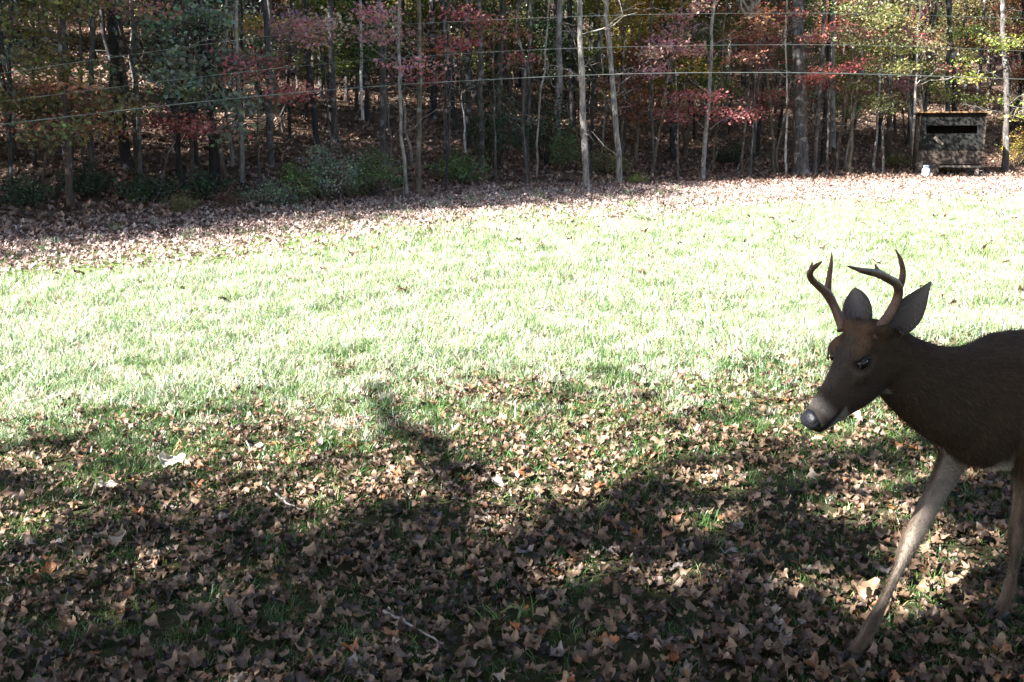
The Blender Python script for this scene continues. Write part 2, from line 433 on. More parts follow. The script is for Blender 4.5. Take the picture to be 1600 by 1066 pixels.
def build_scatter():
    tm = [grass_tuft_mesh('grass_tuft_%d' % k, M_GRASS, 20 + k, 52, 0.10, (0.045, 0.12), 0.003, 1.1) for k in range(6)]
    # meadow
    x1, y1 = in_view(15000, 4.6, 11, 0.8)
    x2, y2 = in_view(24000, 11, 25, 1.5)
    x = np.concatenate([x1, x2]); y = np.concatenate([y1, y2])
    lit = litter_amount(x, y)
    keep = (RNG.uniform(size=len(x)) > np.sqrt(lit) * 0.985) & (y < edge_y(x) - 0.3)
    x, y = x[keep], y[keep]; n = len(x)
    pts = np.stack([x, y, height(x, y)], 1)
    rot = np.stack([RNG.normal(0, 0.1, n), RNG.normal(0, 0.1, n), RNG.uniform(0, 6.28, n)], 1)
    sc = RNG.uniform(0.75, 1.25, n) * (0.55 + 0.5 * vnoise(x, y, 0.7, 8) + 0.55 * vnoise(x, y, 0.25, 9)) * np.clip(1 + (y - 8) * 0.02, 0.9, 1.25) * np.clip(0.5 + (y - 4.8) * 0.22, 0.45, 1)
    make_scatter('meadow_grass', pts, rot, sc, RNG.integers(0, 6, n), tm, 'bright sunlit green meadow grass across the clearing', 'grass')
    # thin grass under the fallen leaves
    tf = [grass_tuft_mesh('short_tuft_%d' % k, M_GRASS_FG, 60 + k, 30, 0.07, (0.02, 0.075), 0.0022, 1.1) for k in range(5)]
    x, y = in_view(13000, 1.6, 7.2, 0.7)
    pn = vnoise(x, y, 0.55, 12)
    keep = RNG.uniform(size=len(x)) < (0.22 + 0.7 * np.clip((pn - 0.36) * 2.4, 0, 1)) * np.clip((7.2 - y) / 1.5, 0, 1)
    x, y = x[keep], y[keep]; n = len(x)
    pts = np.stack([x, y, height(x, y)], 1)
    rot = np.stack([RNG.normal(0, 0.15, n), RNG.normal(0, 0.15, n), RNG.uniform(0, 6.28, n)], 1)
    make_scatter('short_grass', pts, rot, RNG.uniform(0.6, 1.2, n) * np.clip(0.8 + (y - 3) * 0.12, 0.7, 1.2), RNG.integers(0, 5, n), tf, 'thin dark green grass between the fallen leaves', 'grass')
    # small fallen leaves
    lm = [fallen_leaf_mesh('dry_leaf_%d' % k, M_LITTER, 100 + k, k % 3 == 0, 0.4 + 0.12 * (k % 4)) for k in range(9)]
    xa, ya = in_view(70000, 1.5, 7.8, 0.8)
    ka = RNG.uniform(size=len(xa)) < litter_amount(xa, ya) * (0.3 + 0.9 * vnoise(xa, ya, 0.4, 21) * (0.5 + vnoise(xa, ya, 1.3, 22))) + 0.02
    xb, yb = in_view(330, 6.5, 17, 1)
    kb = RNG.uniform(size=len(xb)) < 0.5
    xc, yc = in_view(98000, 11, 33, 3)
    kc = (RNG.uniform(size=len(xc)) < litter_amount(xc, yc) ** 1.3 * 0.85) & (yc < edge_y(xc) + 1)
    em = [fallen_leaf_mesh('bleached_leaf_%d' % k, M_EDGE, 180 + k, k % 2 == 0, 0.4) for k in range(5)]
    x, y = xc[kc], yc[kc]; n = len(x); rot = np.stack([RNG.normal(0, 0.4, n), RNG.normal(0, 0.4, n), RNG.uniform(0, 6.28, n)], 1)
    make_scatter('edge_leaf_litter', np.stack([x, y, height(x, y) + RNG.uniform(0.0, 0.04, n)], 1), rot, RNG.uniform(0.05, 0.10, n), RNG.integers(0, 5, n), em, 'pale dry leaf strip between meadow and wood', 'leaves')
    x = np.concatenate([xa[ka], xb[kb]]); y = np.concatenate([ya[ka], yb[kb]]); n = len(x)
    near = y < 8
    z = height(x, y) + np.where(near, RNG.uniform(0.0, 0.03, n), RNG.uniform(0.05, 0.09, n))
    rot = np.stack([RNG.normal(0, 0.25, n), RNG.normal(0, 0.25, n), RNG.uniform(0, 6.28, n)], 1)
    sc = np.where(near, 0.017 + 0.05 * RNG.uniform(size=n) ** 1.5, RNG.uniform(0.07, 0.14, n))
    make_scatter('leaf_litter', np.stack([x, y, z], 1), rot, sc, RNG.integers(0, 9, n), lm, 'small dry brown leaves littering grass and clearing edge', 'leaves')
    # forest floor
    fm = [fallen_leaf_mesh('floor_leaf_%d' % k, M_FLOOR, 140 + k, k % 2 == 0, 0.5) for k in range(5)]
    u = RNG.uniform(size=60000) ** 0.9; y = 12 + u * 42; x = RNG.uniform(-1, 1, 60000) * (0.56 * y + 3)
    k = (y > edge_y(x) - 0.5); x, y = x[k], y[k]; n = len(x)
    rot = np.stack([RNG.normal(0, 0.4, n), RNG.normal(0, 0.4, n), RNG.uniform(0, 6.28, n)], 1)
    make_scatter('forest_floor_leaves', np.stack([x, y, height(x, y) + 0.01], 1), rot, RNG.uniform(0.09, 0.19, n), RNG.integers(0, 5, n), fm, 'brown leaf carpet on the wooded hillside', 'leaves')
build_scatter()

# ------------------------------------------------------------------ trees
def leaf_cloud(centers, radii, counts, seed, size=(0.07, 0.13), flat=0.5, jitter=0.35, keep=None):
    """diamond leaves, folded on the midrib, spread about cluster centres; returns a mesh with a 'col' tint"""
    r = np.random.default_rng(seed)
    P_ = np.concatenate([np.asarray(c) + r.normal(0, 0.55, (n, 3)) * np.asarray(rad) for c, rad, n in zip(centers, radii, counts)])
    cl = np.concatenate([np.full(n, k) for k, n in enumerate(counts)])
    if keep is not None:
        k_ = keep(P_); P_ = P_[k_]; cl = cl[k_]
    n = len(P_)
    L = r.uniform(*size, n)[:, None]
    az = r.uniform(0, 2 * math.pi, n); el = r.normal(-0.35, 0.4, n)
    d = np.stack([np.cos(az) * np.cos(el), np.sin(az) * np.cos(el), np.sin(el)], 1)
    nrm = r.normal(0, 1, (n, 3)) * (1 - flat) + np.array([0, 0, 1.0]) * flat
    s = np.cross(nrm, d); s /= np.linalg.norm(s, axis=1)[:, None] + 1e-9
    q = np.cross(d, s)
    w = L * r.uniform(0.26, 0.40, n)[:, None]
    V = np.stack([P_ - d * L * 0.5, P_ + s * w + q * w * 0.3 - d * L * 0.05, P_ + d * L * 0.5, P_ - s * w + q * w * 0.3 - d * L * 0.05], 1).reshape(-1, 3)
    b = np.arange(n)[:, None] * 4
    Fc = np.concatenate([b + np.array([[0, 1, 2]]), b + np.array([[0, 2, 3]])], 0)
    me = bpy.data.meshes.new('leaves'); me.from_pydata(V.tolist(), [], Fc.tolist())
    ctint = r.uniform(0.75, 1.25, (len(counts), 1)) * (1 + r.normal(0, 0.10, (len(counts), 3)))
    col = ctint[cl] * r.uniform(1 - jitter, 1 + jitter, (n, 1)) * (1 + r.normal(0, 0.12, (n, 3)))
    col = np.clip(np.repeat(col, 4, 0), 0.1, 2.2)
    at = me.attributes.new('col', 'FLOAT_COLOR', 'POINT')
    at.data.foreach_set('color', np.concatenate([col, np.ones((len(col), 1))], 1).astype(np.float32).ravel())
    me.materials.append(M_LEAF)
    return me

def bent(p0, p1, n=6, wob=0.06, sag=0.0, r=RNG):
    p0 = np.asarray(p0, float); p1 = np.asarray(p1, float); t = np.linspace(0, 1, n)[:, None]
    L = np.linalg.norm(p1 - p0)
    pts = p0 + (p1 - p0) * t + r.normal(0, wob * L, (n, 3)) * np.sin(t * math.pi)
    pts[:, 2] -= sag * L * (np.sin(t[:, 0] * math.pi))
    return pts

def canopy_set(seed, R=(2.9, 2.9, 2.4), blobs=42, per=74):
    """a high crown (centre at the origin) and the limbs that carry it"""
    r = np.random.default_rng(seed); c = []
    for _ in range(blobs):
        v = r.normal(size=3); v /= np.linalg.norm(v); v *= r.uniform(0.35, 1.0) ** 0.6
        c.append(v * np.array(R))
    crown = leaf_cloud(c, [(0.75, 0.75, 0.45)] * blobs, r.integers(int(per * 0.5), int(per * 1.5), blobs), seed, (0.12, 0.205))
    mb = MB()
    for q in c[::2]:
        base = np.array([0, 0, -R[2] * 1.1 + 0.55 * max(0, q[2] + R[2] * 0.5)])
        mb.tube(bent(base, q, 5, 0.05, -0.05, r), np.linspace(0.045, 0.012, 5), 5)
    limbs = bpy.data.meshes.new('limbs'); limbs.from_pydata(mb.v, [], mb.f); limbs.materials.append(M_BARK)
    return crown, limbs
CANOPY = [canopy_set(200 + k) for k in range(5)]
THIN = [canopy_set(220 + k, blobs=30, per=34) for k in range(4)]

def trunk_mesh(path, r0, r1, seed, segs=9, flare=1.5, twigs=5, tw_range=(1.2, 6.0)):
    """trunk along path with a root flare, knobbly, and bare side twigs"""
    r = np.random.default_rng(seed); path = np.asarray(path, float)
    d = np.concatenate([[0], np.cumsum(np.linalg.norm(np.diff(path, axis=0), axis=1))]); L = d[-1]
    n = max(10, int(L / 0.45)); t = np.linspace(0, L, n); t = np.concatenate([[0, 0.08, 0.2, 0.4], t[1:][t[1:] > 0.5]])
    pts = np.stack([np.interp(t, d, path[:, k]) for k in range(3)], 1)
    k = np.array([1, 2, 3, 2, 1.]) / 9
    for a in range(2):
        e = np.concatenate([pts[:1, a]] * 2 + [pts[:, a]] + [pts[-1:, a]] * 2); pts[:, a] = np.convolve(e, k, 'valid')
    pts[:, :2] += r.normal(0, 0.018, (len(t), 2)) * np.minimum(1, t / 1.0)[:, None]
    rad = (r0 + (r1 - r0) * (t / L) ** 0.8) * (1 + r.normal(0, 0.04, len(t))) * (1 + (flare - 1) * np.exp(-t / 0.18))
    mb = MB(); mb.tube(pts, rad, segs)
    for _ in range(twigs):
        zz = r.uniform(*tw_range); i = np.argmin(abs(t - zz)); a = r.uniform(0, 6.28); ln = r.uniform(0.5, 1.6)
        p1 = pts[i] + np.array([math.cos(a) * ln, math.sin(a) * ln, r.uniform(0.0, 0.7) * ln])
        br = bent(pts[i], p1, 6, 0.06, 0.0, r); rr = min(0.018, rad[i] * 0.35)
        mb.tube(br, np.linspace(rr, rr * 0.3, 6), 4)
        for _ in range(2):
            j = r.integers(2, 5); p2 = br[j] + r.normal(0, 0.28, 3) + np.array([0, 0, 0.1])
            mb.tube(bent(br[j], p2, 4, 0.05, 0, r), np.linspace(rr * 0.5, rr * 0.2, 4), 4)
    me = bpy.data.meshes.new('trunk'); me.from_pydata(mb.v, [], mb.f)
    me.polygons.foreach_set('use_smooth', np.ones(len(me.polygons), bool)); me.materials.append(M_BARK)
    return me

BARKS = dict(pale=(0.20, 0.178, 0.16), tan=(0.10, 0.078, 0.053), grey=(0.065, 0.057, 0.052), dark=(0.022, 0.019, 0.018), brown=(0.055, 0.038, 0.029), white=(0.55, 0.52, 0.48))
TINT = dict(red=(0.40, 0.135, 0.12), pink=(0.50, 0.25, 0.24), orange=(0.38, 0.165, 0.10), rust=(0.26, 0.11, 0.075), yellow=(0.40, 0.30, 0.06), lime=(0.22, 0.25, 0.05),
            green=(0.11, 0.17, 0.05), dark=(0.035, 0.065, 0.025), olive=(0.16, 0.15, 0.055), sage=(0.18, 0.22, 0.15), brown=(0.17, 0.10, 0.06))

def px_path(points):
    """image points from base upwards -> world path in the plane facing the camera through the base"""
    b = on_ground(*points[0]); out = [b]
    for p in points[1:]:
        out.append(at_depth(p[0], p[1], b[1] + (points[0][1] - p[1]) * 0.002))
    return np.array(out)

tree_count = [0]
def traced_tree(label, points, wpx, bark, tint, top=11.5, sprays=(), twigs=6, name='tree', group=None, canopy=True, cat='tree'):
    """a tree whose trunk is seen in the photograph. sprays: (px, py, rx_px, ry_px, leaves, tint)"""
    tree_count[0] += 1; sd = 1000 + tree_count[0]; r = np.random.default_rng(sd)
    path = px_path(points); base = path[0].copy(); depth = base[1]
    r0 = wpx * 0.5 * depth / FPX / math.cos(PITCH)
    if canopy:
        d = path[-1] - path[0]; d = d / max(d[2], 0.5); hz = base[2] + top * r.uniform(0.9, 1.1)
        ext = path[-1] + d * np.array([0.35, 0.35, 1]) * max(0.5, hz - path[-1][2]); path = np.vstack([path, ext])
    root = empty(name, base, label, cat, group)
    loc = path - base; loc[0, 2] -= 0.12
    link_mesh('trunk', trunk_mesh(loc, r0, r0 * (0.4 if canopy else 0.35), sd, twigs=twigs, flare=1.45), root, color=BARKS[bark])
    if canopy:
        cm, lm = THIN[tree_count[0] % 4] if tree_count[0] % 5 < 3 and tree_count[0] > 12 else CANOPY[tree_count[0] % 5]; cc = loc[-1] + np.array([-0.8, 1.3, 0.6]); rz = r.uniform(0, 6.28); s = r.uniform(0.85, 1.15)
        link_mesh('limbs', lm, root, cc, (0, 0, rz), (s, s, s), BARKS[bark])
        link_mesh('crown', cm, root, cc, (0, 0, rz), (s, s, s), TINT[tint])
    if len(sprays):
        cs, rs, ns = [], [], []
        for (px, py, rx, ry, n, *sh) in sprays:
            mb = MB(); sh = sh[0] if sh else 0.0
            for _ in range(max(2, int(rx / 11))):
                c = at_depth(px + r.uniform(-0.75, 0.75) * rx, py + r.uniform(-0.6, 0.6) * ry, depth + sh + r.uniform(-1.3, 0.8)) - base
                cs.append(c); rs.append((0.48, 0.48, 0.17)); ns.append(max(8, int(n / max(2, int(rx / 11)))))
            c0 = at_depth(px, py, depth + sh) - base
            j = np.argmin(np.linalg.norm(loc - c0, axis=1)); a = np.array([np.interp(c0[2] - 0.4, loc[:, 2], loc[:, k]) for k in (0, 1)] + [max(0.4, c0[2] - 0.4)])
            mb.tube(bent(a, c0, 6, 0.04, -0.05, r), np.linspace(0.016, 0.006, 6), 4)
            for q in cs[-max(2, int(rx / 11)):]:
                mb.tube(bent(c0, q, 4, 0.05, 0, r), np.linspace(0.007, 0.003, 4), 4)
            mb.build('branch', M_BARK, root, color=BARKS[bark])
        t2 = sprays_tint.get(label, tint)
        link_mesh('low_foliage', leaf_cloud(cs, rs, ns, sd, (0.065, 0.115), 0.5), root, color=TINT[t2])
    return root
sprays_tint = {}

def T(label, pts, w, bark, tint, sprays=(), st=None, **k):
    if st: sprays_tint[label] = st
    return traced_tree(label, pts, w, bark, tint, sprays=sprays, **k)

# front row and hillside trees seen one by one (image points, base first)
T('pale slender tree with wavy trunk at the clearing edge, bare twigs', [(918, 297), (914, 225), (908, 150), (907, 90), (905, 0)], 11, 'pale', 'olive', twigs=9)
T('pale leaning tree whose top tilts toward the wavy pale tree', [(969, 288), (965, 215), (958, 140), (948, 20)], 10, 'pale', 'olive', twigs=8)
T('thin straight grey sapling right beside the pale leaning tree', [(1022, 272), (1018, 180), (1020, 60)], 5, 'grey', 'green', sprays=[(1040, 60, 45, 35, 260), (1080, 40, 35, 30, 200), (1020, 95, 30, 18, 120)], st='pink')
T('young tree with an arching umbrella of red leaves at clearing edge', [(1098, 282), (1100, 215), (1108, 165), (1112, 60), (1116, 0)], 8, 'pale', 'red', top=8.5, sprays=[(1095, 148, 45, 16, 380), (1062, 178, 28, 15, 200), (1150, 182, 44, 14, 330), (1105, 175, 30, 10, 120)])
T('thin sapling leaning against the trunk of the red umbrella tree', [(1112, 268), (1120, 200), (1127, 125)], 4, 'tan', 'green')
T('slim tan tree standing left of the thick flared trunk', [(1210, 270), (1206, 160), (1195, 100), (1180, 50)], 6, 'tan', 'orange', top=7.2, sprays=[(1190, 60, 55, 40, 380), (1215, 150, 25, 12, 90)], st='orange')
T('thin white-barked sapling close beside the thick flared trunk', [(1229, 271), (1229, 150), (1228, 60)], 4, 'white', 'olive', top=7.6)
T('thickest trunk of the wood, flared at its foot', [(1252, 273), (1251, 200), (1249, 130), (1245, 0)], 24, 'grey', 'olive', twigs=3, top=15)
T('grey tree leaning away from the thick flared trunk', [(1272, 272), (1281, 140), (1290, 0)], 8, 'grey', 'orange', sprays=[(1310, 108, 45, 12, 260), (1265, 128, 30, 18, 150), (1345, 45, 40, 22, 220)], st='red')
T('thin tree with a slanting brown trunk between flared trunk and box blind', [(1304, 272), (1320, 165), (1332, 90)], 6, 'brown', 'olive')
T('slanting tan tree with crooked upper limbs left of the box blind', [(1326, 272), (1332, 190), (1345, 100), (1352, 40)], 7, 'tan', 'lime', sprays=[(1390, 165, 45, 22, 420), (1350, 140, 30, 16, 200), (1400, 100, 50, 28, 700, -2.4), (1368, 62, 55, 32, 800, -2.6), (1338, 22, 55, 32, 800, -2.6), (1420, 60, 55, 32, 700, -2.0), (1315, -25, 55, 32, 700, -2.6), (1390, 20, 60, 30, 700, -2.0)], st='olive', twigs=12)
T('short pale sapling a few paces left of the box blind', [(1366, 268), (1367, 205), (1372, 150)], 4, 'pale', 'olive')
T('whitish peeling stem standing against the left side of the box blind', [(1427, 262), (1429, 195), (1431, 120)], 4, 'white', 'olive')
T('tall grey tree just beyond the right side of the box blind', [(1571, 268), (1573, 130), (1565, 0)], 10, 'grey', 'yellow', sprays=[(1560, 60, 45, 45, 420), (1530, 110, 35, 25, 220), (1585, 170, 25, 25, 140)], st='lime')
T('dark tree behind the box blind with yellow-green leaves over its roof', [(1496, 245), (1490, 120), (1480, 0)], 8, 'dark', 'lime', sprays=[(1490, 150, 70, 22, 520), (1450, 110, 40, 25, 260), (1500, 60, 40, 30, 300)], st='lime')
T('leaning pale stem with a kinked trunk at the clearing edge', [(636, 309), (631, 230), (622, 170), (624, 60)], 6, 'pale', 'green')
T('olive-barked tree standing next to the kinked pale stem', [(652, 302), (657, 180), (655, 60)], 9, 'tan', 'green', twigs=8)
T('thin dark sapling behind the olive-barked tree', [(697, 300), (697, 190), (700, 90)], 4, 'dark', 'green')
T('brown leaning tree on the slope amid dark evergreen leaves', [(808, 222), (800, 150), (790, 90), (786, 0)], 7, 'brown', 'green')
T('very thin pale crooked sapling left of the wavy pale tree', [(838, 275), (842, 180), (856, 60), (858, 0)], 3.5, 'pale', 'green', twigs=8)
T('dark tree leaning left high on the slope', [(714, 205), (704, 120), (690, 20)], 8, 'dark', 'green')
T('straight dark tree with one pale edge on the slope', [(732, 236), (731, 120), (730, 0)], 10, 'dark', 'green')
T('short whitish dead stem before the straight dark tree', [(728, 240), (725, 195), (720, 140)], 4, 'white', 'green', canopy=False)
T('big dark trunk with a sunlit edge deep on the slope', [(678, 185), (677, 90), (674, 0)], 11, 'dark', 'green')
T('bright white trunk gleaming between two dark ones on the slope', [(567, 190), (564, 100), (562, 0)], 5, 'white', 'green')
T('dark trunk standing close behind the gleaming white one', [(575, 190), (571, 90), (570, 0)], 7, 'dark', 'green')
T('dark leaning tree above the grey-green bushes, pink leaves at its top', [(497, 238), (488, 150), (478, 60), (475, -20)], 10, 'dark', 'red', sprays=[(470, 32, 55, 18, 420), (440, 60, 35, 25, 160)], st='pink')
T('thin dark stem on the slope left of the grey-green bushes', [(451, 226), (451, 130), (455, 0)], 5, 'dark', 'rust', sprays=[(455, 150, 55, 12, 320), (420, 95, 40, 25, 220)], st='red')
T('stout dark tree bowed to one side at the foot of the slope', [(341, 297), (334, 215), (322, 140), (318, 40)], 12, 'dark', 'rust')
T('dark stem rising from the same foot as the bowed tree', [(328, 288), (329, 200), (326, 60)], 6, 'dark', 'green')
T('straight brown tree left of the bowed dark tree', [(300, 298), (296, 180), (290, 0)], 7, 'brown', 'olive')
T('slanting dark tree crossing behind the straight brown tree', [(289, 294), (278, 215), (262, 140), (240, 30)], 7, 'dark', 'rust', sprays=[(295, 200, 42, 24, 380), (240, 175, 30, 15, 120)], st='red')
T('grey dead-looking trunk among low shrubs on the left slope', [(220, 304), (216, 215), (212, 100)], 7, 'grey', 'green')
T('tall straight grey tree with orange and red leaves round its middle', [(140, 284), (141, 150), (142, 0)], 9, 'grey', 'rust', sprays=[(120, 152, 60, 30, 560), (150, 205, 45, 22, 220), (150, 8, 50, 10, 170)], st='orange')
T('slim grey stem beside the tall grey tree with orange leaves', [(127, 278), (128, 170), (126, 40)], 5, 'grey', 'red')
T('thin dark tree at the edge of the low left bank', [(12, 312), (14, 150), (20, 0)], 6, 'dark', 'green')
T('thin dark tree farther up the left bank', [(52, 262), (54, 120), (52, 0)], 6, 'dark', 'green')
T('dark tree with a slight bend high on the left slope', [(95, 240), (92, 120), (92, 0)], 6, 'dark', 'sage')
T('crooked dark tree with pale twigs, upper left slope', [(178, 215), (172, 110), (160, 45), (158, 0)], 7, 'dark', 'sage', twigs=9)
T('very dark upright tree among yellow leaves on the slope', [(306, 205), (304, 70), (300, 0)], 8, 'dark', 'yellow', sprays=[(370, 40, 45, 32, 330), (350, 80, 30, 20, 120)], st='yellow')
T('slim dark stem halfway up the bare leafy slope', [(376, 268), (378, 205), (380, 90)], 4.5, 'dark', 'green')

# ---- the rest of the wood: saplings with leafy sprays and pole-like trees, copied from a few of each
def understory_set(seed, h, n):
    r = np.random.default_rng(seed); mb = MB(); cs, rs, ns = [], [], []
    tp = np.stack([np.linspace(0, r.normal(0, 0.5), 7), np.linspace(0, r.normal(0, 0.5), 7), np.linspace(-0.1, h, 7)], 1)
    tp[1:, :2] += r.normal(0, 0.05, (6, 2))
    for _ in range(n):
        z = r.uniform(0.22, 1.0) * h; a = r.uniform(0, 6.28); L = r.uniform(0.4, 1.5) * (1.15 - 0.5 * z / h)
        b = np.array([np.interp(z, tp[:, 2], tp[:, k]) for k in (0, 1)] + [z * 0.92])
        e = b + np.array([math.cos(a) * L, math.sin(a) * L, 0.25 * L + 0.1])
        mb.tube(bent(b, e, 5, 0.05, -0.05, r), np.linspace(0.012, 0.004, 5), 4)
        for t in (0.55, 0.8, 1.0):
            cs.append(b + (e - b) * t); rs.append((0.42, 0.42, 0.2)); ns.append(int(r.integers(30, 58)))
    tr = trunk_mesh(tp, 0.04 + 0.006 * h, 0.012, seed, 7, 1.3, 4, (0.4, h * 0.7))
    br = bpy.data.meshes.new('branches'); br.from_pydata(mb.v, [], mb.f); br.materials.append(M_BARK)
    return tr, br, leaf_cloud(cs, rs, ns, seed, (0.07, 0.125), 0.5)
UNDER = [understory_set(400 + k, h, n) for k, (h, n) in enumerate([(4.2, 24), (5.5, 34), (3.2, 20), (7.5, 44), (5.0, 30), (9.0, 54)])]
POLES = []
for k in range(6):
    r_ = np.random.default_rng(500 + k); hh = 12 + 0.6 * k
    pp = np.stack([np.linspace(0, r_.normal(0, 0.6), 8), np.linspace(0, r_.normal(0, 0.6), 8), np.linspace(-0.15, hh, 8)], 1); pp[1:, :2] += r_.normal(0, 0.06, (7, 2))
    POLES.append((trunk_mesh(pp, 0.085 + 0.012 * (k % 4), 0.03, 520 + k, 8, 1.4, 7, (1.0, 9.0)), pp[-1]))

def clear_of_blind(x, y):
    # keep random growth out of the line to the blind and off the blind itself
    return not (abs(x - 14.0 * y / 32.0) < 1.9 and y < 35.5)

LAND = [(12, 'the thin dark tree on the low left bank'), (140, 'the tall grey tree with orange leaves'), (220, 'the grey dead-looking trunk'), (300, 'the straight brown tree'), (341, 'the bowed dark tree'), (400, 'the bare leafy slope'), (497, 'the grey-green bushes'),
        (566, 'the gleaming white trunk'), (645, 'the kinked pale stem'), (732, 'the straight dark tree'), (808, 'the brown leaning tree'), (915, 'the wavy pale tree'), (966, 'the pale leaning tree'), (1022, 'the thin straight grey sapling'), (1098, 'the red umbrella tree'),
        (1180, 'the brush heap'), (1251, 'the thick flared trunk'), (1320, 'the slanting tan tree'), (1400, 'the short pale sapling'), (1480, 'the box blind'), (1571, 'the tall grey tree by the blind')]
used_labels = {}
def where(x, y, s, what):
    px = 800 + x / y * FPX * 0.99; nm = min(LAND, key=lambda q: abs(q[0] - px))[1]
    dep = 'near the wood edge' if s < 7 else ('on the lower slope' if s < 17 else ('well up the slope' if s < 29 else 'high on the slope'))
    for st in ('%s %s behind %s' % (what, dep, nm),): pass
    return ' '.join(st.replace('the tall grey tree with orange leaves', 'the orange-leaved grey tree').replace('the thin dark tree on the low left bank', 'the thin bank tree').replace('the tall grey tree by the blind', 'the tree by the blind').split()[:16])
def fill_wood():
    r = np.random.default_rng(77); spots = []
    def place(n, smin, smax, mind, xr):
        c = 0; tries = 0
        while c < n and tries < 9000:
            tries += 1
            y = r.uniform(11, 75); x = r.uniform(*xr)
            s = y - edge_y(x)
            if not (smin < s < smax) or not clear_of_blind(x, y): continue
            if any((x - a) ** 2 + (y - b) ** 2 < mind ** 2 for a, b, *_ in spots): continue
            spots.append((x, y, s)); yield x, y, s; c += 1
    kinds = dict(sage='grey-green sapling', green='green sapling', dark='dark evergreen sapling', olive='olive sapling', yellow='yellow sapling', lime='yellow-green sapling', orange='orange sapling', red='red sapling', rust='rusty sapling', pink='pinkish sapling')
    def pick(x, y):
        u = x / y
        if u < -0.2: pal = ['sage'] * 8 + ['green'] * 6 + ['dark'] * 2 + ['olive'] * 3 + ['rust', 'lime', 'lime', 'yellow']
        elif u < 0.12: pal = ['green'] * 5 + ['dark'] * 2 + ['olive'] * 3 + ['lime'] * 5 + ['yellow'] * 2 + ['rust', 'red']
        else: pal = ['olive'] * 4 + ['lime'] * 3 + ['green'] * 3 + ['rust'] * 2 + ['orange'] * 2 + ['red', 'pink', 'yellow', 'dark']
        return pal[r.integers(len(pal))]
    # poles
    for i, (x, y, s) in enumerate(place(150, 3.4, 42, 1.15, (-26, 34))):
        z = float(height(x, y)); k = r.integers(6); tm, topv = POLES[k]; bk = ['dark', 'dark', 'dark', 'grey', 'brown', 'pale', 'grey'][r.integers(7)]
        root = empty('forest_tree', (x, y, z), where(x, y, s, {'dark': 'dark trunk', 'grey': 'grey trunk', 'brown': 'brown trunk', 'pale': 'pale trunk'}[bk]), 'tree', 'trees back in the wood')
        root.rotation_euler = (0, 0, r.uniform(0, 6.28)); f = r.uniform(0.85, 1.15); root.scale = (f, f, f)
        link_mesh('trunk', tm, root, color=BARKS[bk])
        cm, lm = THIN[r.integers(4)] if (s > 4.5 and r.uniform() < 0.9) else CANOPY[r.integers(5)]
        link_mesh('limbs', lm, root, topv, color=BARKS[bk])
        link_mesh('crown', cm, root, topv, color=TINT[['olive', 'green', 'rust', 'lime', 'yellow', 'green'][r.integers(6)]])
    # edge trees out to the left, where the sun comes from
    for i, (x, y, s) in enumerate(place(30, 4.2, 13, 1.6, (-34, -9.5))):
        if x > -0.56 * y - 0.8: continue
        z = float(height(x, y)); k = r.integers(6); tm, topv = POLES[k]
        root = empty('forest_tree', (x, y, z), 'tall edge tree of the wood, out beyond the left bank', 'tree', 'edge trees beyond the left bank')
        link_mesh('trunk', tm, root, color=BARKS['grey']); cm, lm = THIN[r.integers(4)]
        link_mesh('limbs', lm, root, topv, color=BARKS['grey']); link_mesh('crown', cm, root, topv, (0, 0, 0), (1.1, 1.1, 1.2), TINT['olive'])
        
    for i in range(18):
        x = -9.8 - 0.8 * i; y = float(edge_y(x)) + (4.1 + 1.3 * (i % 2)) + r.uniform(-0.3, 0.3); z = float(height(x, y)); tm, topv = POLES[r.integers(6)]; q = np.array(topv) - np.array([0, 0, r.uniform(1.5, 4)])
        root = empty('forest_tree', (x, y, z), 'tree on the outermost edge beyond the left bank', 'tree', 'outermost edge trees beyond the left bank')
        link_mesh('trunk', tm, root, color=BARKS['grey']); cm, lm = CANOPY[r.integers(5)]; link_mesh('limbs', lm, root, q, color=BARKS['grey']); link_mesh('crown', cm, root, q, color=TINT['olive'])
    import itertools
    for i, (x, y, s) in enumerate(itertools.chain(place(215, 1.8, 42, 0.75, (-26, 34)), place(48, 14, 40, 0.6, (-26, -2)))):
        z = float(height(x, y)); tr, br, lf = UNDER[r.integers(6)]; tk = pick(x, y); bk = ['dark', 'grey', 'tan', 'brown'][r.integers(4)]
        root = empty('sapling', (x, y, z), where(x, y, s, kinds[tk]), 'sapling', 'saplings in the wood')
        root.rotation_euler = (0, 0, r.uniform(0, 6.28)); f = r.uniform(0.8, 1.25) + min(0.35, max(0, s - 10) * 0.02); root.scale = (f, f, f)
        link_mesh('trunk', tr, root, color=BARKS[bk]); link_mesh('branches', br, root, color=BARKS[bk]); link_mesh('crown', lf, root, color=TINT[tk])
fill_wood()

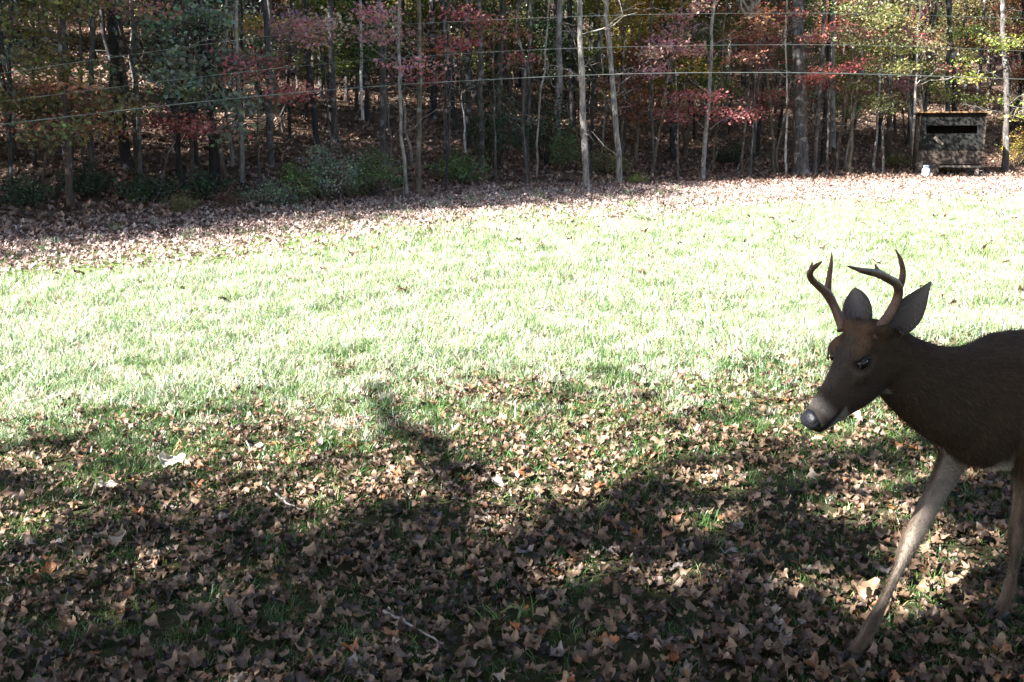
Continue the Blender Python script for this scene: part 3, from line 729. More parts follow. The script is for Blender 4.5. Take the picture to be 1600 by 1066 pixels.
# ---- leafless thin saplings and red-leaved ones in front
def bare_set(seed, h, nb):
    r = np.random.default_rng(seed); mb = MB()
    tp = np.stack([np.linspace(0, r.normal(0, 0.4), 9), np.linspace(0, r.normal(0, 0.4), 9), np.linspace(-0.1, h, 9)], 1); tp[1:, :2] += r.normal(0, 0.05, (8, 2))
    mb.tube(tp, np.linspace(0.028 + 0.003 * h, 0.008, 9), 6)
    for _ in range(nb):
        z = r.uniform(0.2, 0.97) * h; a = r.uniform(0, 6.28); L = r.uniform(0.4, 1.5) * (1.2 - 0.6 * z / h)
        b = np.array([np.interp(z, tp[:, 2], tp[:, k]) for k in range(3)]); e = b + np.array([math.cos(a) * L, math.sin(a) * L, r.uniform(-0.1, 0.7) * L])
        q = bent(b, e, 6, 0.07, -0.04, r); mb.tube(q, np.linspace(0.011, 0.004, 6), 4)
        for _ in range(3):
            j = r.integers(2, 6); mb.tube(bent(q[j], q[j] + r.normal(0, 0.25, 3), 4, 0.06, 0, r), np.linspace(0.005, 0.0025, 4), 4)
    me = bpy.data.meshes.new('stem'); me.from_pydata(mb.v, [], mb.f); me.materials.append(M_BARK); return me
BARE = [bare_set(640 + k, h, n) for k, (h, n) in enumerate([(4.5, 12), (6, 16), (3.2, 10), (7, 18), (5.2, 14)])]
def fill_bare():
    r = np.random.default_rng(41); c = 0; pts = []
    while c < 95:
        y = r.uniform(15, 55); x = r.uniform(-0.56, 0.56) * y; s = y - edge_y(x)
        if not 0.8 < s < 24 or not clear_of_blind(x, y) or any((x - a) ** 2 + (y - b) ** 2 < 0.5 for a, b in pts): continue
        pts.append((x, y)); c += 1; bk = ['dark', 'grey', 'tan', 'pale', 'brown', 'dark'][r.integers(6)]
        root = empty('bare_sapling', (x, y, float(height(x, y))), where(x, y, s, 'leafless %s sapling' % bk), 'sapling', 'leafless saplings in the wood'); f = r.uniform(0.8, 1.3); root.scale = (f, f, f); root.rotation_euler = (r.normal(0, 0.05), r.normal(0, 0.05), r.uniform(0, 6.28))
        link_mesh('stem', BARE[r.integers(5)], root, color=BARKS[bk])
fill_bare()
for (bx, by, sprs, tint, wh) in [
    (612, 292, [(600, 60, 50, 20, 420), (560, 25, 45, 15, 320), (640, 105, 35, 14, 200)], 'pink', 'beside the kinked pale stem'),
    (700, 282, [(705, 75, 55, 20, 380), (735, 30, 40, 18, 260), (670, 130, 30, 12, 140)], 'red', 'near the thin dark sapling'),
    (1060, 284, [(1055, 70, 50, 30, 420), (1075, 20, 45, 20, 340), (1015, 110, 30, 14, 160)], 'pink', 'between the thin grey sapling and the red umbrella tree'),
    (1172, 280, [(1185, 45, 50, 25, 360), (1160, 95, 35, 16, 200), (1220, 20, 40, 18, 260)], 'orange', 'at the brush heap'),
    (1292, 276, [(1300, 50, 45, 25, 320), (1335, 100, 45, 12, 260), (1290, 120, 30, 14, 150)], 'red', 'right of the thick flared trunk'),
    (1445, 262, [(1440, 55, 45, 25, 300), (1470, 100, 30, 14, 140)], 'red', 'behind the blind roof'),
    (405, 300, [(405, 110, 50, 22, 340), (450, 150, 45, 10, 240), (350, 90, 35, 18, 120)], 'red', 'on the bare leafy slope'),
    (245, 300, [(285, 190, 38, 18, 240), (225, 20, 40, 12, 130)], 'red', 'left of the straight brown tree'),
    (60, 318, [(95, 140, 40, 16, 200), (70, 200, 35, 12, 110)], 'orange', 'on the low left bank'),
    (520, 285, [(500, 40, 45, 14, 300), (470, 70, 40, 20, 200)], 'pink', 'rising behind the large grey-green bush'),
    (775, 285, [(770, 45, 40, 20, 240), (800, 95, 35, 14, 180)], 'rust', 'near the brown leaning tree')]:
    T('slender %s-leaved sapling %s' % (dict(pink='pink', red='red', orange='orange', rust='rusty')[tint], wh), [(bx, by), (bx + (sprs[0][0] - bx) * 0.4, by - (by - sprs[0][1]) * 0.5), (sprs[0][0], sprs[0][1])], 4, 'grey', tint, sprays=sprs, canopy=False, name='sapling', cat='sapling')

# ---- shrubs at the clearing edge
def shrub_mesh(seed, R, n):
    r = np.random.default_rng(seed); mb = MB(); cs = []
    for _ in range(n):
        a = r.uniform(0, 6.28); q = math.sqrt(r.uniform()); h = r.uniform(0.25, 1.0)
        e = np.array([math.cos(a) * q * R[0], math.sin(a) * q * R[1], h * R[2] * (1.1 - 0.5 * q)])
        mb.tube(bent((e[0] * 0.15, e[1] * 0.15, -0.05), e, 5, 0.06, -0.08, r), np.linspace(0.012, 0.004, 5), 4); cs.append(e); cs.append(e * np.array([0.8, 0.8, 0.75]))
    st = bpy.data.meshes.new('stems'); st.from_pydata(mb.v, [], mb.f); st.materials.append(M_BARK)
    return st, leaf_cloud(cs, [(0.25, 0.25, 0.16)] * len(cs), [int(r.integers(18, 34)) for _ in cs], seed, (0.05, 0.09), 0.4)
SHR = [shrub_mesh(600, (0.9, 0.7, 1.5), 34), shrub_mesh(601, (0.8, 0.7, 0.8), 24), shrub_mesh(602, (0.6, 0.6, 1.9), 26)]
for lab, px, py, k, f, tint in [
    ('large grey-green bush at the foot of the slope', 520, 316, 0, 0.85, 'sage'), ('grey-green bush left of the large one', 470, 318, 0, 0.6, 'green'),
    ('pale low weedy bush beside the clearing', 425, 322, 1, 0.7, 'sage'), ('grey-green bush right of the large one', 585, 310, 0, 0.75, 'green'),
    ('dark low shrub below the grey dead-looking trunk', 225, 318, 1, 0.75, 'dark'), ('dark shrub round the tall grey tree', 140, 305, 1, 0.75, 'dark'),
    ('low shrub on the bank at the thin dark tree', 40, 322, 1, 0.75, 'dark'), ('dark shrub by the bowed tree', 318, 312, 1, 0.8, 'dark'),
    ('light green holly bush left of the wavy pale tree', 882, 268, 2, 0.8, 'green'), ('dark evergreen bush on the slope', 775, 262, 2, 1.2, 'dark'),
    ('dark evergreen bush behind the very thin sapling', 850, 255, 2, 1.2, 'dark'), ('low green plant between two pale trees', 993, 288, 1, 0.4, 'lime'),
    ('dark evergreen bush right of the olive-barked tree', 715, 285, 1, 1.0, 'green'), ('yellowish shrub behind the pale leaning tree', 945, 272, 1, 1.0, 'olive'),
    ('dark bush under the red umbrella tree', 1150, 258, 1, 1.0, 'dark'), ('leafy bush left of the box blind', 1400, 262, 1, 0.7, 'olive'), ('yellow-leaved bush right of the box blind', 1585, 262, 2, 0.8, 'yellow'),
    ('brown weedy clump on the bank before the bowed tree', 285, 330, 1, 0.45, 'olive'), ('second weedy clump along the left bank', 360, 322, 1, 0.5, 'brown')]:
    p = on_ground(px, py); root = empty('shrub', p, lab, 'shrub'); root.scale = (f, f, f); root.rotation_euler = (0, 0, px)
    link_mesh('stems', SHR[k][0], root, color=BARKS['brown']); link_mesh('foliage', SHR[k][1], root, color=TINT[tint])

# openings in the crowns behind the camera where patches of sun come through
GAPS = [((1.80, 2.88, 0.80), 0.12), ((1.92, 2.96, 0.72), 0.06)]
_g = np.random.default_rng(88)
for (x0, x1, y0, y1, n_, r0_, r1_) in [(0, 300, 630, 680, 4, 0.08, 0.18), (290, 570, 630, 715, 7, 0.08, 0.2), (760, 1300, 590, 720, 16, 0.10, 0.24), (700, 1250, 700, 790, 8, 0.06, 0.13), (0, 600, 720, 830, 8, 0.05, 0.12), (1240, 1400, 640, 700, 4, 0.10, 0.2), (600, 1300, 800, 960, 5, 0.04, 0.08), (1250, 1560, 690, 960, 12, 0.05, 0.12)]:
    for _ in range(n_): GAPS.append((tuple(on_ground(_g.uniform(x0, x1), _g.uniform(y0, y1))), _g.uniform(r0_, r1_)))
GAPS += [(tuple(on_ground(680, 612)), 0.3), (tuple(on_ground(600, 640)), 0.22), (tuple(on_ground(735, 640)), 0.2)]
TR = np.array(TRAVEL)
def line_dist(P_, g):
    d = np.asarray(P_) - np.array(g); return np.linalg.norm(d - np.outer(d @ TR, TR), axis=1)
def open_to_sun(off):
    def f(P_):
        k = np.ones(len(P_), bool)
        for g, r_ in GAPS: k &= line_dist(P_ + off, g) > r_ + 0.05
        return k
    return f

# ---- trees behind the camera that shade the foreground and the deer
def shade_tree(label, base, crown_c, R, blobs, per, seed, tint, fringe=(), big_limbs=(), thick=()):
    r = np.random.default_rng(seed); z = float(height(base[0], base[1])); root = empty('shade_tree', (base[0], base[1], z), label, 'tree', None)
    cc = np.array(crown_c) - np.array([base[0], base[1], z]); c = []
    for _ in range(blobs):
        v = r.normal(size=3); v /= np.linalg.norm(v); c.append(cc + v * r.uniform(0.1, 1) ** 0.5 * np.array(R))
    c += [np.array(q) - np.array([base[0], base[1], z]) for q in thick]
    full = len(c); c += [np.array(q) - np.array([base[0], base[1], z]) for q in fringe]
    path = np.array([[0, 0, -0.15], [0.1, 0.05, cc[2] * 0.35], [cc[0] * 0.5, cc[1] * 0.5, cc[2] * 0.7], [cc[0], cc[1], cc[2] + R[2] * 0.4]])
    link_mesh('trunk', trunk_mesh(path, 0.19, 0.05, seed, 10, 1.5, 3), root, color=BARKS['grey'])
    mb = MB()
    for q in c[::2]:
        t = r.uniform(0.45, 0.9); b = np.array([np.interp(t * path[-1, 2], path[:, 2], path[:, k]) for k in (0, 1)] + [t * path[-1, 2]])
        mb.tube(bent(b, q, 6, 0.05, -0.04, r), np.linspace(0.05, 0.012, 6), 5)
    for a_, b_, r_ in big_limbs:
        o_ = np.array([base[0], base[1], z]); mb.tube(bent(path[2] * 0.9, np.array(a_) - o_, 6, 0.02, 0, r), np.linspace(0.14, r_, 6), 8); mb.tube(bent(np.array(a_) - o_, np.array(b_) - o_, 8, 0.018, 0, r), np.linspace(r_, r_ * 0.55, 8), 8)
    mb.build('limbs', M_BARK, root, color=BARKS['grey'])
    link_mesh('crown', leaf_cloud(c, [(0.7, 0.7, 0.5)] * len(c), [int(r.integers(per // 2, per * 3 // 2)) if k < full else int(r.integers(14, 34)) for k in range(len(c))], seed, (0.13, 0.22), 0.4, keep=open_to_sun(np.array([base[0], base[1], z]))), root, color=TINT[tint])
KX, KY = TRAVEL.x / -TRAVEL.z, TRAVEL.y / -TRAVEL.z
def shade_at(sx, sy, z): return (sx - KX * z, sy - KY * z, z)
RF = np.random.default_rng(66)
def fr(x0, x1, n, y0, y1, slope=0.12):
    out = []
    for _ in range(n):
        x = RF.uniform(x0, x1); out.append(shade_at(x, RF.uniform(y0, y1) + slope * x, RF.uniform(7.5, 11)))
    return out
shade_tree('broad tree behind the viewpoint shading the leafy foreground', (-8.6, -6.9), shade_at(-0.6, 2.2, 9.0), (2.7, 2.0, 2.0), 52, 100, 801, 'olive', fr(-1.8, 1.6, 10, 3.7, 5.6), [(shade_at(-0.15, 3.9, 8.5), shade_at(-0.82, 5.7, 8.3), 0.06)])
shade_tree('tree behind the viewpoint whose shade falls on the deer', (-5.4, -7.4), shade_at(2.4, 2.2, 9.5), (2.4, 2.0, 2.0), 50, 80, 802, 'rust', fr(1.2, 4.4, 14, 3.6, 5.7), (), [shade_at(RF.uniform(1.4, 4.2), RF.uniform(2.7, 4.3), RF.uniform(8, 11)) for _ in range(44)])
shade_tree('tree farthest behind the viewpoint toward the sun', (-12.0, -6.2), shade_at(-4.0, 2.15, 9.0), (2.6, 2.0, 2.0), 50, 100, 803, 'olive', fr(-4.6, -1.4, 8, 3.6, 5.0))
shade_tree('tree behind the viewpoint farthest from the sun', (-2.8, -7.9), shade_at(5.6, 2.8, 9.5), (2.4, 2.4, 2.0), 44, 70, 804, 'lime', fr(4.2, 6.5, 6, 3.6, 5.5))

# unseen wood added behind the viewpoint to block sky light behind and overhead
def added_wood_behind():
    r = np.random.default_rng(55); got = []; c = 0
    tries = 0
    while c < 44 and tries < 20000:
        tries += 1
        x = r.uniform(-19, 17); y = r.uniform(-17, 3)
        if y > -6.8 and x < 4.6: continue
        if x > 4.6 and y > 2.5: continue
        if abs(x) < 1.2 and y > -4: continue
        if any((x - a) ** 2 + (y - b) ** 2 < 4.2 for a, b in got): continue
        if min(float(line_dist([(x, y, h_)], g)[0]) for g, _r in GAPS[:2] for h_ in (8, 10, 12)) < 3.2: continue
        got.append((x, y)); c += 1; z = float(height(x, y)); tm, topv = POLES[r.integers(6)]; topv = np.array(topv)
        root = empty('forest_tree', (x, y, z), 'tree of the wood at the back of the viewpoint', 'tree', 'trees of the wood behind the viewpoint')
        root.rotation_euler = (0, 0, r.uniform(0, 6.28)); f = r.uniform(0.85, 1.1); root.scale = (f, f, f); bk = ['grey', 'dark', 'brown'][r.integers(3)]
        link_mesh('trunk', tm, root, color=BARKS[bk]); cm, lm = CANOPY[r.integers(5)]
        q = topv - np.array([0, 0, r.uniform(0, 4)])
        link_mesh('limbs', lm, root, q, color=BARKS[bk]); link_mesh('crown', cm, root, q, color=TINT[['olive', 'green', 'rust', 'brown'][r.integers(4)]])
added_wood_behind()
shade_tree('tree whose crown roofs the viewpoint itself', (-1.6, -3.2), (0.3, -0.9, 8.6), (3.2, 2.4, 1.6), 52, 90, 805, 'olive')  # unseen overhead crown, added to cut sky light on the foreground
shade_tree('tree at the right of the viewpoint roofing the deer', (5.2, 0.6), (3.6, 1.0, 8.8), (2.8, 2.2, 1.6), 46, 90, 806, 'rust')  # another added crown out of view, blocking overhead sky above the deer

# ---- far wood on the hilltop, one mass
def distant_wood():
    r = np.random.default_rng(91); cs, rs, ns = [], [], []
    for _ in range(430):
        x = r.uniform(-60, 70); y = edge_y(x) + r.uniform(43, 62)
        if abs(x) > 0.62 * y + 6: continue
        cs.append((x, y, float(height(x, y)) + 0.5 + 13 * r.uniform() ** 1.2)); rs.append((1.5, 1.5, 1.0)); ns.append(int(r.integers(45, 80)))
    o = link_mesh('distant_wood', leaf_cloud(cs, rs, ns, 92, (0.25, 0.5), 0.35), color=TINT['olive']); tag(o, 'far leafy wood closing off the hilltop', 'woods', kind='stuff')
distant_wood()

# ------------------------------------------------------------------ box blind and gas cylinder
M_CAMO = noise_mat('camouflage_cloth', [(0.36, (0.004, 0.0045, 0.004)), (0.48, (0.010, 0.009, 0.008)), (0.56, (0.006, 0.008, 0.006)), (0.68, (0.022, 0.02, 0.018))], 2.2, 0.9, 0.1, (1, 1, 1), 3.0)
M_BOARD = noise_mat('weathered_board', [(0.3, (0.03, 0.022, 0.016)), (0.55, (0.055, 0.041, 0.032)), (0.75, (0.09, 0.074, 0.06))], 9.0, 0.85, 0.3, (0.35, 2, 4))
M_TIMBER = noise_mat('grey_timber', [(0.3, (0.12, 0.10, 0.08)), (0.7, (0.26, 0.22, 0.18))], 9.0, 0.85, 0.3, (2, 2, 0.4))
M_ROOF = noise_mat('rusty_roof_edge', [(0.35, (0.10, 0.06, 0.03)), (0.6, (0.20, 0.11, 0.045)), (0.75, (0.10, 0.09, 0.05))], 5.0, 0.8, 0.3)
M_INSIDE = noise_mat('dark_inside_board', [(0.3, (0.02, 0.018, 0.015)), (0.7, (0.04, 0.035, 0.03))], 6.0)

def build_blind():
    p = on_ground(1481, 275); root = empty('box_blind', p, 'dark camouflaged box blind with a long black slot on short legs', 'hunting blind')
    root.rotation_euler = (0, 0, -0.30)
    W, D = 0.97, 1.7                       # half width, depth; front face at y = 0
    for x in (-W + 0.06, W - 0.17):
        for y in (0.06, D - 0.16):
            m = MB(); m.box((x, y, -0.15), (x + 0.11, y + 0.11, 0.27)); m.build('leg', M_TIMBER, root)
    m = MB(); m.box((-W, 0.02, 0.272), (W, 0.09, 0.335)); m.build('floor_beam', M_TIMBER, root)
    m = MB(); m.box((-W, 0.095, 0.275), (W, D, 0.36)); m.build('floor', M_BOARD, root)
    m = MB(); m.box((-W - 0.02, -0.012, 0.04), (-0.28, 0.015, 0.372)); m.build('skirt_board', M_BOARD, root)
    for z0, z1 in ((0.376, 0.578), (0.583, 0.79)):
        m = MB(); m.box((-W - 0.01, 0.0, z0), (W + 0.01, 0.03, z1)); m.build('board', M_BOARD, root)
    def panel(nm, lo, hi, mat=M_CAMO): m = MB(); m.box(lo, hi); return m.build(nm, mat, root)
    panel('cloth_panel', (-W, 0.02, 0.794), (W, 0.05, 1.33))
    panel('cloth_panel', (-W, 0.02, 1.585), (W, 0.05, 1.97))
    panel('cloth_panel', (-W, 0.02, 1.333), (-0.74, 0.05, 1.582)); panel('cloth_panel', (0.74, 0.02, 1.333), (W, 0.05, 1.582))
    panel('side_wall', (-W, 0.053, 0.363), (-W + 0.03, D, 1.97), M_BOARD); panel('side_wall', (W - 0.03, 0.053, 0.363), (W, D, 1.97), M_BOARD)
    panel('back_wall', (-W + 0.033, D - 0.03, 0.363), (W - 0.033, D, 1.97), M_INSIDE)
    m = MB()
    V = [(-W - 0.08, -0.12, 2.02), (W + 0.08, -0.12, 2.02), (W + 0.08, D + 0.1, 1.90 + 0.08), (-W - 0.08, D + 0.1, 1.98)]
    V = V + [(a, b, c + 0.04) for a, b, c in V]; V = [(a, b, c - 0.045) for a, b, c in V]
    m.add(V, [(3, 2, 1, 0), (4, 5, 6, 7), (0, 1, 5, 4), (1, 2, 6, 5), (2, 3, 7, 6), (3, 0, 4, 7)]); m.build('roof', M_ROOF, root)
    # loose pale strip of cloth hanging on the front, corner battens
    m = MB(); m.tube([(-0.50, 0.008, 1.22), (-0.38, 0.005, 1.10), (-0.22, 0.006, 0.99)], [(0.012, 0.045), (0.014, 0.06), (0.01, 0.03)], 6, flat=(0, 1, 0)); m.build('hanging_cloth_strip', M_TIMBER, root)
    for x in (-W - 0.012, W - 0.028):
        m = MB(); m.box((x, -0.012, 0.80), (x + 0.04, 0.017, 1.93)); m.build('corner_batten', M_BOARD, root)
build_blind()

def build_cylinder():
    p = on_ground(1446, 278); root = empty('gas_cylinder', p, 'small bluish white gas cylinder standing before the box blind', 'gas cylinder'); root.scale = (0.8, 0.8, 0.85)
    M_TANK = noise_mat('painted_steel', [(0.3, (0.24, 0.34, 0.47)), (0.6, (0.34, 0.46, 0.60)), (0.8, (0.28, 0.36, 0.44))], 6.0, 0.45, 0.03)
    def lathe(nm, prof, segs=20):
        V = []; Fc = []; n = len(prof)
        for r_, z in prof:
            for k in range(segs):
                a = 2 * math.pi * k / segs; V.append((r_ * math.cos(a), r_ * math.sin(a), z))
        for i in range(n - 1):
            for k in range(segs):
                k2 = (k + 1) % segs; Fc.append((i * segs + k, i * segs + k2, (i + 1) * segs + k2, (i + 1) * segs + k))
        return mesh_obj(nm, V, Fc, M_TANK, root, True)
    lathe('tank_body', [(0.01, 0.03), (0.10, 0.035), (0.145, 0.07), (0.152, 0.12), (0.152, 0.26), (0.14, 0.31), (0.10, 0.345), (0.03, 0.36), (0.005, 0.362)])
    lathe('foot_ring', [(0.10, 0.05), (0.11, -0.02), (0.104, -0.02), (0.094, 0.05)])
    lathe('valve', [(0.022, 0.355), (0.022, 0.41), (0.03, 0.412), (0.03, 0.44), (0.002, 0.445)], 12)
    m = MB(); n = 14                      # collar with an opening
    V = []; Fc = []
    for i in range(n):
        a = math.radians(40 + 280 * i / (n - 1))
        for r_, z in ((0.098, 0.335), (0.105, 0.45), (0.099, 0.45), (0.092, 0.335)): V.append((r_ * math.cos(a), r_ * math.sin(a), z))
    for i in range(n - 1):
        for k in range(4): Fc.append((i * 4 + k, (i + 1) * 4 + k, (i + 1) * 4 + (k + 1) % 4, i * 4 + (k + 1) % 4))
    Fc += [(0, 1, 2, 3), tuple((n - 1) * 4 + k for k in (3, 2, 1, 0))]
    mesh_obj('collar', V, Fc, M_TANK, root)
build_cylinder()

# ------------------------------------------------------------------ three wires on wooden poles that stand out of the picture
M_WIRE = noise_mat('bare_wire', [(0.3, (0.045, 0.052, 0.05)), (0.7, (0.10, 0.112, 0.106))], 3.0, 0.5, 0.0, spec=0.5, metallic=0.0)
def build_wires():
    tr = [('highest of the three thin wires strung before the wood', 0.0035, [(0, 115), (200, 86), (444, 52), (540, 43), (680, 35), (840, 28), (1000, 22), (1300, 20), (1450, 24), (1600, 29)]),
          ('middle one of the three thin wires strung before the wood', 0.004, [(0, 159), (200, 134), (400, 109), (540, 96), (680, 86), (840, 77), (1000, 72), (1300, 69), (1450, 73), (1600, 80)]),
          ('lowest and brightest of the three wires strung before the wood', 0.008, [(0, 195), (200, 171), (400, 150), (600, 133), (850, 120), (1000, 114), (1250, 113), (1400, 117), (1600, 124)])]
    ends = []
    for lab, rad, pts in tr:
        W_ = []
        for px, py in pts:
            d = np.interp(px, [0, 400, 800, 1600], [13.6, 16.5, 19.5, 21.5]); W_.append(at_depth(px, py, d))
        W_ = np.array(W_)
        a = W_[0] + (W_[0] - W_[1]) * 1.1; b = W_[-1] + (W_[-1] - W_[-2]) * 1.2
        W_ = np.vstack([a, W_, b]); s = np.concatenate([[0], np.cumsum(np.linalg.norm(np.diff(W_, axis=0), axis=1))])
        t = np.linspace(0, s[-1], 90); Q = np.stack([np.interp(t, s, W_[:, k]) for k in range(3)], 1)
        for _ in range(30): Q[1:-1] = (Q[:-2] + 2 * Q[1:-1] + Q[2:]) / 4
        m = MB(); m.tube(Q, np.full(90, rad), 6); o = m.build('wire', M_WIRE, None, True); tag(o, lab, 'wire', 'wires strung before the wood'); ends.append((Q[0], Q[-1]))
    for k, lab in ((0, 'wooden wire pole on the low side of the clearing'), (1, 'wooden wire pole beyond the box blind')):
        e = [q[k] for q in ends]; x = np.mean([q[0] for q in e]); y = np.mean([q[1] for q in e]); z = float(height(x, y))
        off = 0.14 if k == 0 else -0.14
        root = empty('wire_pole', (x, y, z), lab, 'pole')
        m = MB(); m.tube([(0, off * -1, -0.3), (0, -off, 1.5), (0, -off, max(q[2] for q in e) - z + 0.6)], [0.11, 0.10, 0.085], 12); m.build('shaft', M_TIMBER, root, True)
        for q in e:
            m = MB(); m.tube([(q[0] - x, q[1] - y, q[2] - z), (0, -off, q[2] - z)], [0.035, 0.03], 8); m.build('insulator', M_WIRE, root, True)
build_wires()

# ------------------------------------------------------------------ deadwood at the edge of the wood
def stick(label, pts, rad, bark, name='fallen_branch', cat='branch', group=None, lift=0.02, twigs=1, seed=0):
    r = np.random.default_rng(seed + 3000); g = []
    for p in pts:
        if len(p) == 2: q = on_ground(*p); q[2] += lift
        else: q = on_ground(p[0], p[1]); q[2] += p[2]
        g.append(q)
    g = np.array(g); base = g[0].copy(); s = np.linspace(0, len(g) - 1, 4 * len(g))
    loc = np.stack([np.interp(s, range(len(g)), g[:, k]) for k in range(3)], 1) - base
    loc += r.normal(0, rad * 0.5, loc.shape)
    m = MB(); m.tube(loc, np.linspace(rad, rad * 0.45, len(loc)), 6)
    for _ in range(twigs):
        j = r.integers(2, len(loc) - 2); e = loc[j] + r.normal(0, 1, 3) * np.array([1, 1, 0.3]) * rad * 18; m.tube(bent(loc[j], e, 4, 0.05, 0, r), np.linspace(rad * 0.5, rad * 0.25, 4), 5)
    o = m.build(name, M_BARK, None, True, BARKS[bark]); o.location = base; tag(o, label, cat, group)
    return o
stick('pale fallen branch slanting on the bare leafy slope', [(252, 272), (262, 292)], 0.035, 'white', seed=1)
stick('long fallen log lying on the leafy slope below the thin dark stem', [(345, 252), (405, 246)], 0.06, 'tan', seed=2)
stick('low forked branch leaning on the foot of the red umbrella tree', [(1120, 262, 0.5), (1103, 272, 0.05)], 0.035, 'tan', seed=3)
for k, (a, b, h) in enumerate([((1155, 275), (1180, 262), 0.7), ((1160, 276), (1195, 270), 0.4), ((1150, 272), (1168, 258), 0.8), ((1170, 278), (1205, 274), 0.2), ((1148, 277), (1190, 268), 0.55)]):
    stick('dry branch of the brush heap near the thick flared trunk', [(a[0], a[1], 0.02), (b[0], b[1], h)], 0.022, 'tan', 'brush_branch', 'branch', 'brush heap branches', seed=10 + k, twigs=3)
stick('pale dead stick lying in front of the box blind leg', [(1492, 279), (1530, 276)], 0.03, 'tan', seed=4)
stick('second dead stick on the ground at the right of the box blind', [(1528, 272), (1545, 279)], 0.025, 'pale', seed=5)
stick('dead branch lying along the clearing edge by the wavy pale tree', [(860, 292), (905, 288)], 0.025, 'pale', seed=6)
# foreground sticks
stick('bent pale stick lying on leaves, upper half', [(384, 694), (398, 735), (414, 768)], 0.0045, 'tan', 'stick', 'stick', seed=20, twigs=0, lift=0.03)
stick('pale straight stick continuing from the bent stick', [(416, 772), (446, 795), (478, 812)], 0.006, 'pale', 'stick', 'stick', seed=21, twigs=1, lift=0.03)
stick('grey stick poking out of leaves near the bottom middle grass clump', [(598, 968), (640, 990), (690, 1020)], 0.006, 'pale', 'stick', 'stick', seed=22, twigs=0, lift=0.03)
stick('thin dark bent stick on the shaded leaves, far from the deer', [(-10, 905), (20, 930), (36, 952)], 0.004, 'grey', 'stick', 'stick', seed=23, twigs=0, lift=0.03)
stick('thin curved stem standing up beside the thin dark bent stick', [(108, 930), (101, 955), (112, 972)], 0.003, 'tan', 'stick', 'stick', seed=24, twigs=0, lift=0.02)
stick('dark stick half buried in leaves ahead of the deer', [(1000, 800), (1060, 806), (1125, 802)], 0.007, 'brown', 'stick', 'stick', seed=25, twigs=1, lift=0.02)

# ------------------------------------------------------------------ single fallen leaves and grass clumps in the foreground
def leaf_kind_mat(name, a, b):
    m, nt, out = new_mat(name); tc = N(nt, 'ShaderNodeTexCoord'); oi = N(nt, 'ShaderNodeObjectInfo')
    no = N(nt, 'ShaderNodeTexNoise', i_Scale=5.0, i_Detail=4.0, noise_dimensions='4D'); nt.links.new(tc.outputs['Object'], no.inputs['Vector'])
    mu = N(nt, 'ShaderNodeMath', operation='MULTIPLY', i_1=50.0); nt.links.new(oi.outputs['Random'], mu.inputs[0]); nt.links.new(mu.outputs[0], no.inputs['W'])
    r_ = ramp(nt, [(0.3, a), (0.7, b)]); nt.links.new(no.outputs[0], r_.inputs[0])
    thin_shader(nt, out, r_.outputs[0], 0.2, 0.04); return m
LEAF_KINDS = {
    'tan': (leaf_kind_mat('tan_leaf', (0.13, 0.085, 0.05), (0.27, 0.18, 0.115)), 'curled tan fallen leaf on the shaded grass', 110),
    'brown': (leaf_kind_mat('brown_leaf', (0.06, 0.037, 0.022), (0.14, 0.085, 0.05)), 'curled mid-brown fallen leaf on the shaded grass', 75),
    'dark': (leaf_kind_mat('dark_leaf', (0.05, 0.032, 0.025), (0.11, 0.07, 0.05)), 'dark brown withered leaf lying in the shaded grass', 35),
    'lilac': (leaf_kind_mat('lilac_grey_leaf', (0.13, 0.108, 0.10), (0.24, 0.205, 0.19)), 'grey-lilac fallen leaf lying pale underside up', 40),
    'orange': (leaf_kind_mat('orange_leaf', (0.30, 0.10, 0.04), (0.42, 0.19, 0.08)), 'rusty orange fallen leaf on the ground', 14)}
LEAF_PALE = leaf_kind_mat('pale_leaf', (0.34, 0.28, 0.22), (0.50, 0.43, 0.36))
LEAF_MESH = {k: [fallen_leaf_mesh(k + '_leaf', v[0], 900 + 10 * i + j, j % 5 < 2, 0.45 + 0.12 * j) for j in range(5)] for i, (k, v) in enumerate(LEAF_KINDS.items())}
